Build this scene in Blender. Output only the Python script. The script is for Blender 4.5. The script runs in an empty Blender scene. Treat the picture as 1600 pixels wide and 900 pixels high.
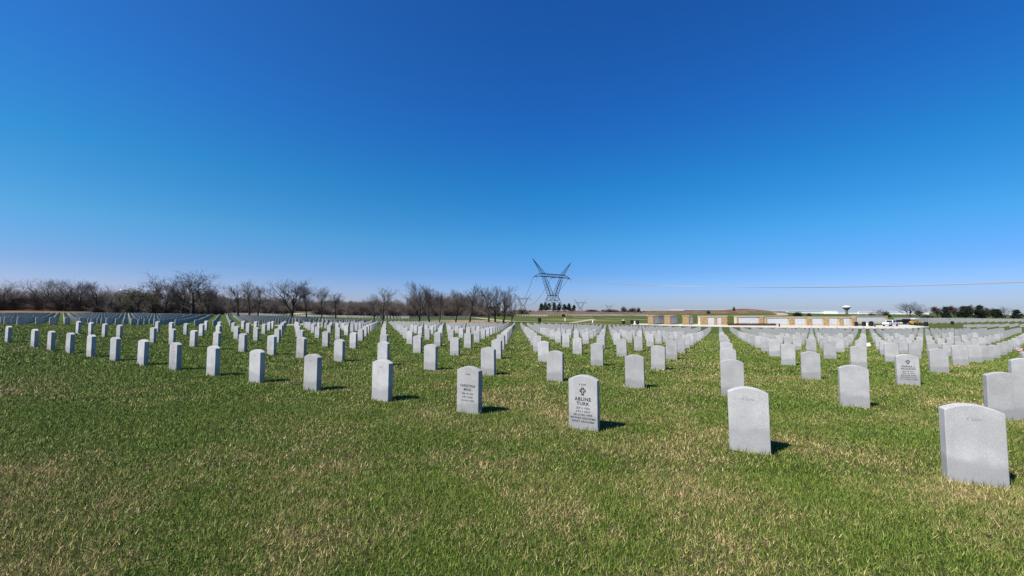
import bpy, math, random
import numpy as np
from mathutils import Vector, Matrix
random.seed(7); rng = np.random.default_rng(11)
S = bpy.context.scene
COL = S.collection
R = math.radians

# ------------------------------------------------------------------ camera, sky, sun, exposure
F_PX = 620.8; CAM_Z = 1.2197; PITCH = 0.055
cam_d = bpy.data.cameras.new('camera'); cam = bpy.data.objects.new('camera', cam_d); COL.objects.link(cam)
cam_d.sensor_width = 36; cam_d.lens = 36 * F_PX / 1600; cam_d.clip_start = 0.05; cam_d.clip_end = 20000
cam.location = (0, 0, CAM_Z); cam.rotation_euler = (math.pi / 2 + PITCH, 0, 0)
S.camera = cam

SUN_EL = R(51); SUN_AZ = R(236)        # azimuth of the sun, clockwise from +Y
w = bpy.data.worlds.new('World'); S.world = w; w.use_nodes = True
nt = w.node_tree; nt.nodes.clear()
sky = nt.nodes.new('ShaderNodeTexSky'); sky.sky_type = 'NISHITA'; sky.sun_disc = False
sky.sun_elevation = SUN_EL; sky.sun_rotation = SUN_AZ
sky.altitude = 300; sky.air_density = 1.0; sky.dust_density = 0.4; sky.ozone_density = 3.0
hs = nt.nodes.new('ShaderNodeHueSaturation'); hs.inputs['Saturation'].default_value = 1.25; hs.inputs['Hue'].default_value = 0.505
bg = nt.nodes.new('ShaderNodeBackground'); bg.inputs[1].default_value = 0.06
wo = nt.nodes.new('ShaderNodeOutputWorld')
# colour balance of the sky by elevation (deep polarised blue above, lilac at the horizon)
tcw = nt.nodes.new('ShaderNodeTexCoord'); sxw = nt.nodes.new('ShaderNodeSeparateXYZ'); nt.links.new(tcw.outputs['Generated'], sxw.inputs[0])
crw = nt.nodes.new('ShaderNodeValToRGB'); nt.links.new(sxw.outputs[2], crw.inputs[0])
SKYG = [(0.0, (.60, .73, 1.26)), (.035, (.57, .73, 1.32)), (.09, (.47, .76, 1.24)), (.166, (.41, 1.0, 1.27)), (.29, (.27, 1.10, 1.36)), (.42, (.30, 1.0, 1.5)), (.62, (.36, .93, 1.43)), (.8, (.24, .6, .95)), (1.0, (.16, .40, .70))]
els = crw.color_ramp.elements
while len(els) < len(SKYG): els.new(.5)
for e_, (p_, c_) in zip(els, SKYG): e_.position = p_; e_.color = (*[x / 2 for x in c_], 1)
mlw = nt.nodes.new('ShaderNodeVectorMath'); mlw.operation = 'MULTIPLY'; scw = nt.nodes.new('ShaderNodeVectorMath'); scw.operation = 'SCALE'; scw.inputs['Scale'].default_value = 2.0
nt.links.new(sky.outputs[0], hs.inputs['Color']); nt.links.new(hs.outputs[0], mlw.inputs[0]); nt.links.new(crw.outputs[0], mlw.inputs[1])
mxz = nt.nodes.new('ShaderNodeMath'); mxz.operation = 'MAXIMUM'; mxz.inputs[1].default_value = .004; nt.links.new(sxw.outputs[2], mxz.inputs[0])
cbw = nt.nodes.new('ShaderNodeCombineXYZ'); nt.links.new(sxw.outputs[0], cbw.inputs[0]); nt.links.new(sxw.outputs[1], cbw.inputs[1]); nt.links.new(mxz.outputs[0], cbw.inputs[2])
nt.links.new(cbw.outputs[0], sky.inputs['Vector'])
# the air towards the left (nearer the sun's side) is paler
mrw = nt.nodes.new('ShaderNodeMapRange'); nt.links.new(sxw.outputs[0], mrw.inputs[0])
for i_, v_ in enumerate((-.85, .05, 1.0, 0.0)): mrw.inputs[i_ + 1].default_value = v_
mvw = nt.nodes.new('ShaderNodeMix'); mvw.data_type = 'RGBA'; mvw.inputs[6].default_value = (.5, .5, .5, 1); mvw.inputs[7].default_value = (.5 * 1.5, .5 * 1.12, .5 * .97, 1); nt.links.new(mrw.outputs[0], mvw.inputs[0])
m2w = nt.nodes.new('ShaderNodeVectorMath'); m2w.operation = 'MULTIPLY'; nt.links.new(mlw.outputs[0], m2w.inputs[0]); nt.links.new(mvw.outputs[2], m2w.inputs[1])
scw.inputs['Scale'].default_value = 4.0
nt.links.new(m2w.outputs[0], scw.inputs[0]); nt.links.new(scw.outputs[0], bg.inputs[0]); nt.links.new(bg.outputs[0], wo.inputs[0])

sd = bpy.data.lights.new('sun', 'SUN'); sd.energy = 5.0; sd.angle = R(0.53); sd.color = (1, .955, .89)
sun = bpy.data.objects.new('sun', sd); COL.objects.link(sun)
sdir = Vector((math.sin(SUN_AZ) * math.cos(SUN_EL), math.cos(SUN_AZ) * math.cos(SUN_EL), math.sin(SUN_EL)))
sun.rotation_euler = (-sdir).to_track_quat('-Z', 'Y').to_euler(); sun.location = (-30, -30, 60)
vs = S.view_settings; vs.view_transform = 'Standard'; vs.look = 'None'; vs.gamma = 1; vs.exposure = 0.75; vs.use_curve_mapping = False

# ------------------------------------------------------------------ helpers
def tag(o, label=None, cat=None, group=None, kind=None):
    if label: o['label'] = label
    if cat: o['category'] = cat
    if group: o['group'] = group
    if kind: o['kind'] = kind
    return o

def mesh_np(name, V, F, mat=None, smooth=False):
    """V (n,3) array, F list/array of equal-length polygons or list of lists"""
    me = bpy.data.meshes.new(name)
    V = np.asarray(V, dtype=np.float32)
    if isinstance(F, np.ndarray):
        n, k = F.shape
        me.vertices.add(len(V)); me.vertices.foreach_set('co', V.ravel())
        me.loops.add(n * k); me.loops.foreach_set('vertex_index', F.astype(np.int32).ravel())
        me.polygons.add(n)
        me.polygons.foreach_set('loop_start', np.arange(0, n * k, k, dtype=np.int32))
        me.polygons.foreach_set('loop_total', np.full(n, k, dtype=np.int32))
        me.update(calc_edges=True)
    else:
        me.from_pydata(V.tolist(), [], F); me.update()
    if mat: me.materials.append(mat)
    if smooth: me.polygons.foreach_set('use_smooth', np.ones(len(me.polygons), dtype=bool))
    return me

def link(name, me, parent=None, loc=None, rz=0):
    o = bpy.data.objects.new(name, me); COL.objects.link(o)
    if parent: o.parent = parent
    if loc is not None: o.location = loc
    if rz: o.rotation_euler = (0, 0, rz)
    return o

def thing(name, label, cat, loc=(0, 0, 0), rz=0, group=None):
    o = link(name, None, None, loc, rz); o.empty_display_size = .2
    return tag(o, label, cat, group)

class MB:
    def __init__(s): s.v = []; s.f = []
    def add(s, v, f):
        b = len(s.v); s.v += [tuple(p) for p in v]; s.f += [[i + b for i in q] for q in f]; return s
    def box(s, x0, x1, y0, y1, z0, z1, M=None):
        v = [Vector(p) for p in ((x0,y0,z0),(x1,y0,z0),(x1,y1,z0),(x0,y1,z0),(x0,y0,z1),(x1,y0,z1),(x1,y1,z1),(x0,y1,z1))]
        if M: v = [M @ p for p in v]
        return s.add(v, [(0,3,2,1),(4,5,6,7),(0,1,5,4),(1,2,6,5),(2,3,7,6),(3,0,4,7)])
    def bar(s, a, b, r, n=4, r2=None):
        a = Vector(a); b = Vector(b); r2 = r if r2 is None else r2
        d = (b - a)
        if d.length < 1e-6: return s
        d.normalize(); u = d.orthogonal().normalized(); w_ = d.cross(u)
        v = []
        for c, rr in ((a, r), (b, r2)):
            for i in range(n):
                t = 2 * math.pi * (i + .5) / n; v.append(c + u * math.cos(t) * rr + w_ * math.sin(t) * rr)
        f = [(i, (i + 1) % n, n + (i + 1) % n, n + i) for i in range(n)] + [tuple(range(n))[::-1], tuple(range(n, 2 * n))]
        return s.add(v, f)
    def path(s, pts, r, n=5):
        for a, b in zip(pts[:-1], pts[1:]): s.bar(a, b, r, n)
        return s
    def prism(s, prof, y0, y1, M=None):
        """profile in x,z extruded along y"""
        n = len(prof)
        v = [Vector((x, y0, z)) for x, z in prof] + [Vector((x, y1, z)) for x, z in prof]
        if M: v = [M @ p for p in v]
        f = [tuple(range(n)), tuple(range(2 * n - 1, n - 1, -1))] + [(i, n + i, n + (i + 1) % n, (i + 1) % n) for i in range(n)]
        return s.add(v, f)
    def lathe(s, prof, n=16, M=None, axis='z'):
        v = []
        for r, z in prof:
            for i in range(n):
                t = 2 * math.pi * i / n
                p = Vector((r * math.cos(t), r * math.sin(t), z)) if axis == 'z' else Vector((r * math.cos(t), z, r * math.sin(t)))
                v.append(M @ p if M else p)
        f = []
        for k in range(len(prof) - 1):
            for i in range(n): f.append((k*n+i, k*n+(i+1)%n, (k+1)*n+(i+1)%n, (k+1)*n+i))
        f += [tuple(range(n))[::-1], tuple(range((len(prof)-1)*n, len(prof)*n))]
        return s.add(v, f)
    def build(s, name, mat, parent=None, bevel=0, smooth=False):
        me = bpy.data.meshes.new(name); me.from_pydata([tuple(p) for p in s.v], [], s.f); me.update()
        if bevel:
            import bmesh
            bm = bmesh.new(); bm.from_mesh(me)
            bmesh.ops.recalc_face_normals(bm, faces=bm.faces)
            es = [e for e in bm.edges if len(e.link_faces) == 2 and e.calc_face_angle(0) > .6]
            bmesh.ops.bevel(bm, geom=es, offset=bevel, segments=2, affect='EDGES', profile=.6)
            bm.to_mesh(me); bm.free()
        if mat: me.materials.append(mat)
        if smooth: me.polygons.foreach_set('use_smooth', np.ones(len(me.polygons), dtype=bool))
        return link(name, me, parent)

# ---- materials
def mat(name, col, rough=.8, var=0.0, scale=20, metal=0, spec=.3, bump=0, coord='Object', detail=4):
    m = bpy.data.materials.new(name); m.use_nodes = True; t = m.node_tree; b = t.nodes['Principled BSDF']
    b.inputs['Base Color'].default_value = (*col, 1); b.inputs['Roughness'].default_value = rough
    b.inputs['Metallic'].default_value = metal; b.inputs['Specular IOR Level'].default_value = spec
    if var or bump:
        tc = t.nodes.new('ShaderNodeTexCoord'); nz = t.nodes.new('ShaderNodeTexNoise')
        nz.inputs['Scale'].default_value = scale; nz.inputs['Detail'].default_value = detail
        t.links.new(tc.outputs[coord], nz.inputs['Vector'])
        if var:
            r = t.nodes.new('ShaderNodeValToRGB')
            r.color_ramp.elements[0].position = .3; r.color_ramp.elements[1].position = .7
            r.color_ramp.elements[0].color = (*[c * (1 - var) for c in col], 1); r.color_ramp.elements[1].color = (*[min(1, c * (1 + var)) for c in col], 1)
            t.links.new(nz.outputs['Fac'], r.inputs[0]); t.links.new(r.outputs[0], b.inputs['Base Color'])
        if bump:
            bp = t.nodes.new('ShaderNodeBump'); bp.inputs['Strength'].default_value = bump; bp.inputs['Distance'].default_value = .05
            t.links.new(nz.outputs['Fac'], bp.inputs['Height']); t.links.new(bp.outputs[0], b.inputs['Normal'])
    return m

def N(t, kind, **kw):
    n = t.nodes.new('ShaderNode' + kind)
    for k, v in kw.items(): setattr(n, k, v)
    return n
def mixc(t, fac, a, b):
    n = t.nodes.new('ShaderNodeMix'); n.data_type = 'RGBA'
    for s, v in ((0, fac), (6, a), (7, b)):
        if isinstance(v, (int, float)): n.inputs[s].default_value = v
        elif isinstance(v, tuple): n.inputs[s].default_value = (*v, 1)
        else: t.links.new(v, n.inputs[s])
    return n.outputs[2]
def noise(t, vec, scale, detail=3, rough=.5):
    n = N(t, 'TexNoise'); n.inputs['Scale'].default_value = scale; n.inputs['Detail'].default_value = detail; n.inputs['Roughness'].default_value = rough
    t.links.new(vec, n.inputs['Vector']); return n.outputs['Fac']
def ramp(t, x, p0, p1, c0=0.0, c1=1.0):
    n = N(t, 'MapRange'); n.interpolation_type = 'SMOOTHSTEP'
    for i, v in enumerate((p0, p1, c0, c1)): n.inputs[i + 1].default_value = v
    t.links.new(x, n.inputs[0]); return n.outputs[0]
def math_(t, op, a, b):
    n = N(t, 'Math', operation=op)
    for i, v in enumerate((a, b)):
        if isinstance(v, (int, float)): n.inputs[i].default_value = v
        else: t.links.new(v, n.inputs[i])
    return n.outputs[0]

def grass_patch(t):
    """dryness 0..1 of the turf at a world position: straw patches, shared by blades and soil"""
    g = N(t, 'NewGeometry'); p = N(t, 'Mapping'); p.inputs['Scale'].default_value = (1, 1, 0)
    t.links.new(g.outputs['Position'], p.inputs['Vector']); v = p.outputs[0]
    a = noise(t, v, .28, 2); b = noise(t, v, 1.1, 3); c = noise(t, v, 5.5, 4, .7)
    s = math_(t, 'ADD', math_(t, 'MULTIPLY', a, 1.05), math_(t, 'ADD', math_(t, 'MULTIPLY', b, 1.05), math_(t, 'MULTIPLY', c, .75)))
    sx = N(t, 'SeparateXYZ'); t.links.new(g.outputs['Position'], sx.inputs[0])
    s = math_(t, 'SUBTRACT', s, ramp(t, sx.outputs[0], -1.0, -6.0, 0, .13))      # greener towards the open left side
    s = math_(t, 'SUBTRACT', s, ramp(t, sx.outputs[1], 5.0, 13.0, 0, .11))       # and greener among the graves than on the worn strip in front
    return s, v

def grass_material():
    m = bpy.data.materials.new('grass_blades'); m.use_nodes = True; t = m.node_tree; b = t.nodes['Principled BSDF']
    s, v = grass_patch(t)
    at = N(t, 'Attribute', attribute_name='rnd')
    k = math_(t, 'ADD', s, math_(t, 'MULTIPLY', math_(t, 'SUBTRACT', at.outputs['Fac'], .5), .66))
    dry = ramp(t, k, 1.45, 1.70)
    at2 = N(t, 'Attribute', attribute_name='rnd2')
    g = mixc(t, at2.outputs['Fac'], GREEN0, GREEN1)
    st = mixc(t, at2.outputs['Fac'], STRAW0, STRAW1)
    c = mixc(t, dry, g, st)
    t.links.new(c, b.inputs['Base Color']); b.inputs['Roughness'].default_value = .6; b.inputs['Specular IOR Level'].default_value = .25
    return m
GREEN0 = (.055, .092, .011); GREEN1 = (.205, .270, .044); STRAW0 = (.22, .165, .065); STRAW1 = (.62, .475, .23)

def ground_material():
    m = bpy.data.materials.new('turf_ground'); m.use_nodes = True; t = m.node_tree; b = t.nodes['Principled BSDF']
    s, v = grass_patch(t)
    fine = noise(t, v, 14, 4, .7); fine2 = noise(t, v, 45, 2, .6)
    k = math_(t, 'ADD', s, math_(t, 'MULTIPLY', math_(t, 'SUBTRACT', fine, .5), 1.3))
    dry = ramp(t, k, 1.24, 1.76)
    g = mixc(t, ramp(t, fine2, .3, .7), (.014, .032, .004), (.074, .110, .018))
    st = mixc(t, ramp(t, fine2, .3, .7), (0.0754, 0.0609, 0.0261), (0.1682, 0.1363, 0.0667))
    c = mixc(t, dry, g, st)
    zn = N(t, 'Attribute', attribute_name='zone'); sp = N(t, 'SeparateColor'); t.links.new(zn.outputs['Color'], sp.inputs[0])
    br = noise(t, v, .12, 5, .65)
    brown = mixc(t, ramp(t, br, .35, .65), (.080, .048, .028), (.165, .112, .070))
    c = mixc(t, sp.outputs[0], c, brown)
    fl = mixc(t, ramp(t, noise(t, v, .4, 4), .35, .65), (0.0348, 0.0261, 0.0186), (0.0696, 0.0522, 0.0377))
    c = mixc(t, sp.outputs[1], c, fl)
    th = N(t, 'Attribute', attribute_name='soil_shade')
    c = mixc(t, math_(t, 'MULTIPLY', th.outputs['Fac'], .4), c, (.012, .011, .005))  # shade in the gaps between blades, mixed into the soil colour
    tan = mixc(t, ramp(t, noise(t, v, .5, 4), .35, .65), (.15, .115, .05), (.30, .225, .11))
    c = mixc(t, sp.outputs[2], c, tan)
    t.links.new(c, b.inputs['Base Color']); b.inputs['Roughness'].default_value = .95; b.inputs['Specular IOR Level'].default_value = .08
    bp = N(t, 'Bump'); bp.inputs['Strength'].default_value = .7; bp.inputs['Distance'].default_value = .05
    t.links.new(fine, bp.inputs['Height']); t.links.new(bp.outputs[0], b.inputs['Normal'])
    return m

def marble_material():
    m = bpy.data.materials.new('headstone_marble'); m.use_nodes = True; t = m.node_tree; b = t.nodes['Principled BSDF']
    tc = N(t, 'TexCoord'); oi = N(t, 'ObjectInfo')
    off = N(t, 'VectorMath', operation='MULTIPLY_ADD')
    cx = N(t, 'CombineXYZ'); t.links.new(oi.outputs['Random'], cx.inputs[0]); t.links.new(oi.outputs['Random'], cx.inputs[1])
    off.inputs[1].default_value = (37, 91, 13); t.links.new(cx.outputs[0], off.inputs[0]); t.links.new(tc.outputs['Object'], off.inputs[2])
    v = off.outputs[0]
    base = mixc(t, ramp(t, noise(t, v, 5, 4), .3, .7), (.352, .347, .337), (.43, .423, .412))
    spk = noise(t, v, 115, 3, .7)
    base = mixc(t, ramp(t, spk, .38, .62), mixc(t, .33, base, (.16, .16, .165)), base)
    # damp band at the foot, wavy edge
    sx = N(t, 'SeparateXYZ'); t.links.new(tc.outputs['Object'], sx.inputs[0])
    edge = math_(t, 'SUBTRACT', sx.outputs[2], math_(t, 'MULTIPLY', math_(t, 'SUBTRACT', noise(t, v, 4, 3), .5), .22))
    ed2 = math_(t, 'SUBTRACT', edge, math_(t, 'MULTIPLY', oi.outputs['Random'], .07))
    damp = ramp(t, ed2, .10, .17, 1, 0)
    base = mixc(t, math_(t, 'MULTIPLY', damp, .5), base, (.19, .193, .197))
    streak = N(t, 'Mapping'); streak.inputs['Scale'].default_value = (14, 14, 1.6); t.links.new(v, streak.inputs['Vector'])
    sk = ramp(t, noise(t, streak.outputs[0], 1, 3), .55, .75)
    base = mixc(t, math_(t, 'MULTIPLY', sk, .16), base, (.20, .195, .185))
    tone = N(t, 'HueSaturation'); t.links.new(ramp(t, oi.outputs['Random'], 0, 1, .88, 1.09), tone.inputs['Value']); t.links.new(base, tone.inputs['Color']); base = tone.outputs[0]
    t.links.new(base, b.inputs['Base Color']); b.inputs['Roughness'].default_value = .62; b.inputs['Specular IOR Level'].default_value = .3
    bp = N(t, 'Bump'); bp.inputs['Strength'].default_value = .12; bp.inputs['Distance'].default_value = .004
    t.links.new(spk, bp.inputs['Height']); t.links.new(bp.outputs[0], b.inputs['Normal'])
    return m

M = {}
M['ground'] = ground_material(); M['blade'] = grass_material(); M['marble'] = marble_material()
_mat = mat
def mat(name, col, *a, **k): return _mat(name, tuple(c * .6 for c in col), *a, **k)
M['ink'] = mat('engraved_black', (.045, .045, .05), .9)
M['inkpale'] = mat('engraved_grey', (.46, .46, .47), .9)
M['bark'] = mat('bark', (.060, .051, .046), .95, .35, 6)
M['twig'] = mat('twigs', (.14, .12, .105), .95, .3, 1.5)
M['twig_dark'] = mat('dark_twigs', (.105, .09, .08), .95, .3, 1.5)
M['twig_olive'] = mat('olive_budding_twigs', (.15, .128, .082), .95, .3, 1.5)
M['twig_red'] = mat('red_budding_twigs', (.13, .062, .055), .95, .3, 1.5)
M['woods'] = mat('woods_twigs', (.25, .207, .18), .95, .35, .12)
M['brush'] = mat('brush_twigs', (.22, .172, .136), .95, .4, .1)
M['needle'] = mat('needles', (.022, .040, .020), .8, .5, 1.2)
M['steel'] = mat('galvanised_steel', (.10, .115, .13), .5, .15, .5, metal=.3)
M['wire'] = mat('wire', (.36, .38, .41), .5, metal=.3)
M['insul'] = mat('insulator', (.05, .045, .045), .35)
M['concrete'] = mat('concrete', (.74, .68, .60), .9, .12, .6)
M['path'] = mat('gravel_path', (.50, .42, .30), .95, .15, .8)
M['cap'] = mat('limestone_cap', (.86, .73, .54), .85, .1, 1)
M['black'] = mat('black_plastic', (.012, .012, .013), .8)
M['white'] = _mat('white_paint', (.72, .72, .72), .4)
M['whitecar'] = _mat('white_car_paint', (.70, .70, .71), .25, spec=.5)
M['glass'] = mat('dark_glass', (.012, .014, .018), .08, spec=.6)
M['tyre'] = mat('tyre_rubber', (.016, .016, .017), .85)
M['chrome'] = mat('wheel_metal', (.45, .45, .46), .35, metal=.8)
M['yellow'] = mat('yellow_paint', (.72, .40, .035), .4)
M['redlight'] = mat('red_lens', (.45, .02, .015), .3)
M['metalwall'] = _mat('white_metal_wall', (.74, .74, .75), .5, .05, .02)
M['greyroof'] = mat('grey_roof', (.45, .46, .47), .7)
M['tower_white'] = _mat('tower_white', (.75, .76, .77), .4)
M['tower_grey'] = mat('tower_blue_grey', (.22, .24, .27), .5)
M['bed'] = mat('dormant_shrubs', (.16, .075, .04), .95, .4, 2)
M['bin_yellow'] = mat('pale_yellow_plastic', (.75, .66, .25), .6)
M['flag_red'] = mat('flag_red', (.50, .03, .05), .8)
M['flag_blue'] = mat('flag_blue', (.03, .05, .20), .8)
M['wood'] = mat('dark_wood', (.09, .06, .04), .8)

def stone_cladding():
    m = bpy.data.materials.new('tan_stone_cladding'); m.use_nodes = True; t = m.node_tree; b = t.nodes['Principled BSDF']
    tc = N(t, 'TexCoord'); vo = N(t, 'TexVoronoi'); vo.inputs['Scale'].default_value = 3.2
    mp = N(t, 'Mapping'); mp.inputs['Scale'].default_value = (1, 1, 1.9)
    t.links.new(tc.outputs['Object'], mp.inputs[0]); t.links.new(mp.outputs[0], vo.inputs['Vector'])
    sp = N(t, 'SeparateColor'); t.links.new(vo.outputs['Color'], sp.inputs[0])
    c = mixc(t, sp.outputs[0], (.26, .145, .052), (.50, .34, .155))
    v2 = N(t, 'TexVoronoi', feature='DISTANCE_TO_EDGE'); v2.inputs['Scale'].default_value = 3.2; t.links.new(mp.outputs[0], v2.inputs['Vector'])
    c = mixc(t, ramp(t, v2.outputs['Distance'], .0, .05, 1, 0), c, (.26, .22, .16))
    t.links.new(c, b.inputs['Base Color']); b.inputs['Roughness'].default_value = .9
    return m
M['clad'] = stone_cladding()
def niche_material():
    m = bpy.data.materials.new('marble_niche_fronts'); m.use_nodes = True; t = m.node_tree; b = t.nodes['Principled BSDF']
    tc = N(t, 'TexCoord'); sx = N(t, 'SeparateXYZ'); t.links.new(tc.outputs['Object'], sx.inputs[0])
    def lines(ax, step):
        fr = math_(t, 'FRACT', math_(t, 'DIVIDE', sx.outputs[ax], step), 0)
        return ramp(t, math_(t, 'ABSOLUTE', math_(t, 'SUBTRACT', fr, .5), 0), .45, .49)
    l = math_(t, 'MAXIMUM', lines(0, .42), lines(2, .42))
    c = mixc(t, ramp(t, noise(t, tc.outputs['Object'], 2, 3), .3, .7), (.50, .50, .50), (.58, .58, .58))
    c = mixc(t, math_(t, 'MULTIPLY', l, .55), c, (.14, .14, .14))
    t.links.new(c, b.inputs['Base Color']); b.inputs['Roughness'].default_value = .45
    return m
M['niche'] = niche_material()

# ------------------------------------------------------------------ terrain
def P(px, py, Y):
    """world point on the viewing ray through photo pixel (1600 x 900) at forward distance Y, used only to lay out the site plan"""
    u = (px - 800) / F_PX; v = -(py - 450) / F_PX
    cp, sp = math.cos(PITCH), math.sin(PITCH)
    dy = cp - v * sp; dz = sp + v * cp
    return np.array([u / dy * Y, Y, CAM_Z + dz / dy * Y])
def XY(px, Y): p = P(px, 490, Y); return p[0], Y

def quad(X, Y): return -.0071 * X - .0207 * Y + .0002 * X * X - .0006 * X * Y
ctrl = []
for X in (-24, -18, -12, -6, 0, 6, 12):
    for Y in (0, 5, 10, 15, 21):
        if not (X > 8 and Y > 20): ctrl.append((X, Y, quad(X, Y)))
for X in (-24, -10, 0, 12, 25): ctrl.append((X, -25, .1)); 
for q in [(660,506.3,96),(800,508,85),(950,511.5,77),(1092,515.8,68),(1300,517.5,61),(1500,519,55),
          (1700,520,45),(1900,521,38),(1120,536,25),(1300,545,21),(1500,560,17),(1250,524,45),(1400,534,32),(1600,546,24),
          (410,510,42),(70,508,29),(200,507.5,37),(86,497,61),(0,493.5,75),(325,496.5,75),(330,492,130),(0,490.5,132),(-150,489,132),(-200,500,50),
          (60,485.5,155),(140,487,155),(-100,485,155),(480,506,56),(480,499.5,95),(456,495,120),(600,501.5,110),(540,494,180),(640,500.5,125),(640,494,185),
          (700,503,112),(800,503.5,112),(740,497,150),(800,496,170),(800,492.3,235),(860,492.5,250),(860,489.5,290),(862,487,318),
          (700,491.5,235),(760,489.5,280),(600,491,240),(930,505,110),(930,499,150),(930,493,230),(930,489.7,290),(950,487,330),
          (1015,507.4,118),(1080,507.6,118),(1130,508,118),(1180,508.3,118),(1334,509.6,118),(1390,510,120),(1440,508,128),(1520,507,125),(1600,505.5,115),(1700,505,100),
          (1040,499,170),(1160,498,175),(1300,497.5,180),(1300,493.5,220),(1420,497,195),(1500,498.3,200),(1580,498.3,200),(1160,494,220),(1160,488.5,268),(1160,484,305),(1190,485,305),(1130,485.5,305),(1050,490.3,290),(1000,489.6,300),
          (1300,491.5,300),(1250,491,300),(1400,492.5,260),(1550,492,270),(1700,492,270),
          (470,489,215),(420,488,240),(350,487,230),(200,488,200),(450,476,430),(350,474,430),(250,475,420),(560,482,430),(650,485,400),(100,478,330),(0,478,300),(-150,478,300)]:
    ctrl.append(tuple(P(*q)))
for X in (-500, -250, 0, 200, 450): ctrl.append((X, 620, -6 if X >= 0 else 4))
for X, Y in ((-350, 60), (-350, 250), (420, 60), (420, 250), (-200, -100), (200, -100), (0, -100)): ctrl.append((X, Y, -1.0))
CT = np.array(ctrl)
SC = 60.0
def tps(d2): return np.where(d2 > 1e-12, .5 * d2 * np.log(d2 + 1e-12), 0)
def solve():
    x = CT[:, :2] / SC; n = len(x)
    K = tps(((x[:, None] - x[None]) ** 2).sum(-1)) + np.eye(n) * 2e-4
    Pm = np.c_[np.ones(n), x]; A = np.block([[K, Pm], [Pm.T, np.zeros((3, 3))]])
    return x, np.linalg.solve(A, np.r_[CT[:, 2], np.zeros(3)])
_x, _w = solve(); MOUND = XY(1160, 292)
def H(X, Y):
    X = np.atleast_1d(np.asarray(X, float)); Y = np.atleast_1d(np.asarray(Y, float)); out = np.empty(X.shape)
    xs = X.ravel() / SC; ys = Y.ravel() / SC; o = out.ravel()
    for i in range(0, len(xs), 20000):
        a = np.c_[xs[i:i+20000], ys[i:i+20000]]
        o[i:i+20000] = tps(((a[:, None] - _x[None]) ** 2).sum(-1)) @ _w[:-3] + _w[-3] + a @ _w[-2:]
    o = o.reshape(X.shape); d = np.hypot(X, Y - 100)
    k = np.clip((d - 350) / 350, 0, 1); k = k * k * (3 - 2 * k)
    mx, my = MOUND; o = o + 1.5 * np.exp(-((X - mx) / 13) ** 2 - ((Y - my) / 14) ** 2)
    return o * (1 - k) + (-6.0 - .0042 * np.maximum(d - 650, 0)) * k
def h(x, y): return float(H([x], [y])[0])

tx = np.linspace(-1, 1, 381); gx = 12 * np.sinh(6.6 * tx)
ty = np.linspace(-.46, 1.06, 330); gy = 12 * np.sinh(6.4 * ty)
GX, GY = np.meshgrid(gx, gy); GZ = H(GX, GY)
nx, ny = len(gx), len(gy)
idx = np.arange(nx * ny).reshape(ny, nx)
Fq = np.stack([idx[:-1, :-1], idx[:-1, 1:], idx[1:, 1:], idx[1:, :-1]], -1).reshape(-1, 4)
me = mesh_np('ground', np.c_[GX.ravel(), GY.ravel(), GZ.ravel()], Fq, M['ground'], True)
PXg = 800 + F_PX * GX / np.maximum(GY, 1e-3)
def sm(x, a, b): t_ = np.clip((x - a) / (b - a), 0, 1); return t_ * t_ * (3 - 2 * t_)
wob = 6 * np.sin(GX * .09) + 5 * np.sin(GX * .031 + 1)
zb = sm(GY + wob, 252, 268) * sm(PXg, 690, 740) * (1 - sm(GY, 330, 420)) * (1 - sm(PXg, 1215, 1260))
zb = np.maximum(zb, sm(GY + wob * .4, 134, 139) * (1 - sm(GY, 160, 170)) * (1 - sm(PXg, 135, 160)))
zf = sm(GY + wob, 150, 165) * (1 - sm(PXg, 700, 780)); zf = np.where(PXg < 340, np.maximum(zf, sm(GY, 140, 150)), zf) * (1 - zb)
zt = np.exp(-(((PXg - 730) / 55) ** 2) ** 2) * sm(GY, 104, 108) * (1 - sm(GY, 124, 132))
zt = np.maximum(zt, .75 * np.exp(-((PXg - 905) / 60) ** 2) * np.exp(-((GY - 142) / 9) ** 2))
zt = np.maximum(zt, .55 * sm(GY, 20, 26) * (1 - sm(GY, 31, 40)) * (1 - sm(PXg, 60, 330)))
hillgreen = np.exp(-(((GX - XY(505, 205)[0]) / 14) ** 2 + ((GY - 205) / 26) ** 2) ** 2); zf = zf * (1 - hillgreen)
zone = np.stack([zb, zf, zt, np.ones_like(zb)], -1).reshape(-1, 4).astype(np.float32)
at = me.attributes.new('zone', 'FLOAT_COLOR', 'POINT'); at.data.foreach_set('color', zone.ravel())
ta = me.attributes.new('soil_shade', 'FLOAT', 'POINT'); ta.data.foreach_set('value', (1 - sm(np.hypot(GX, GY), 24, 50)).ravel().astype(np.float32))   # soil under the modelled blades, darkened to paint the shade between them
tag(link('ground', me), kind='structure')

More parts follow.
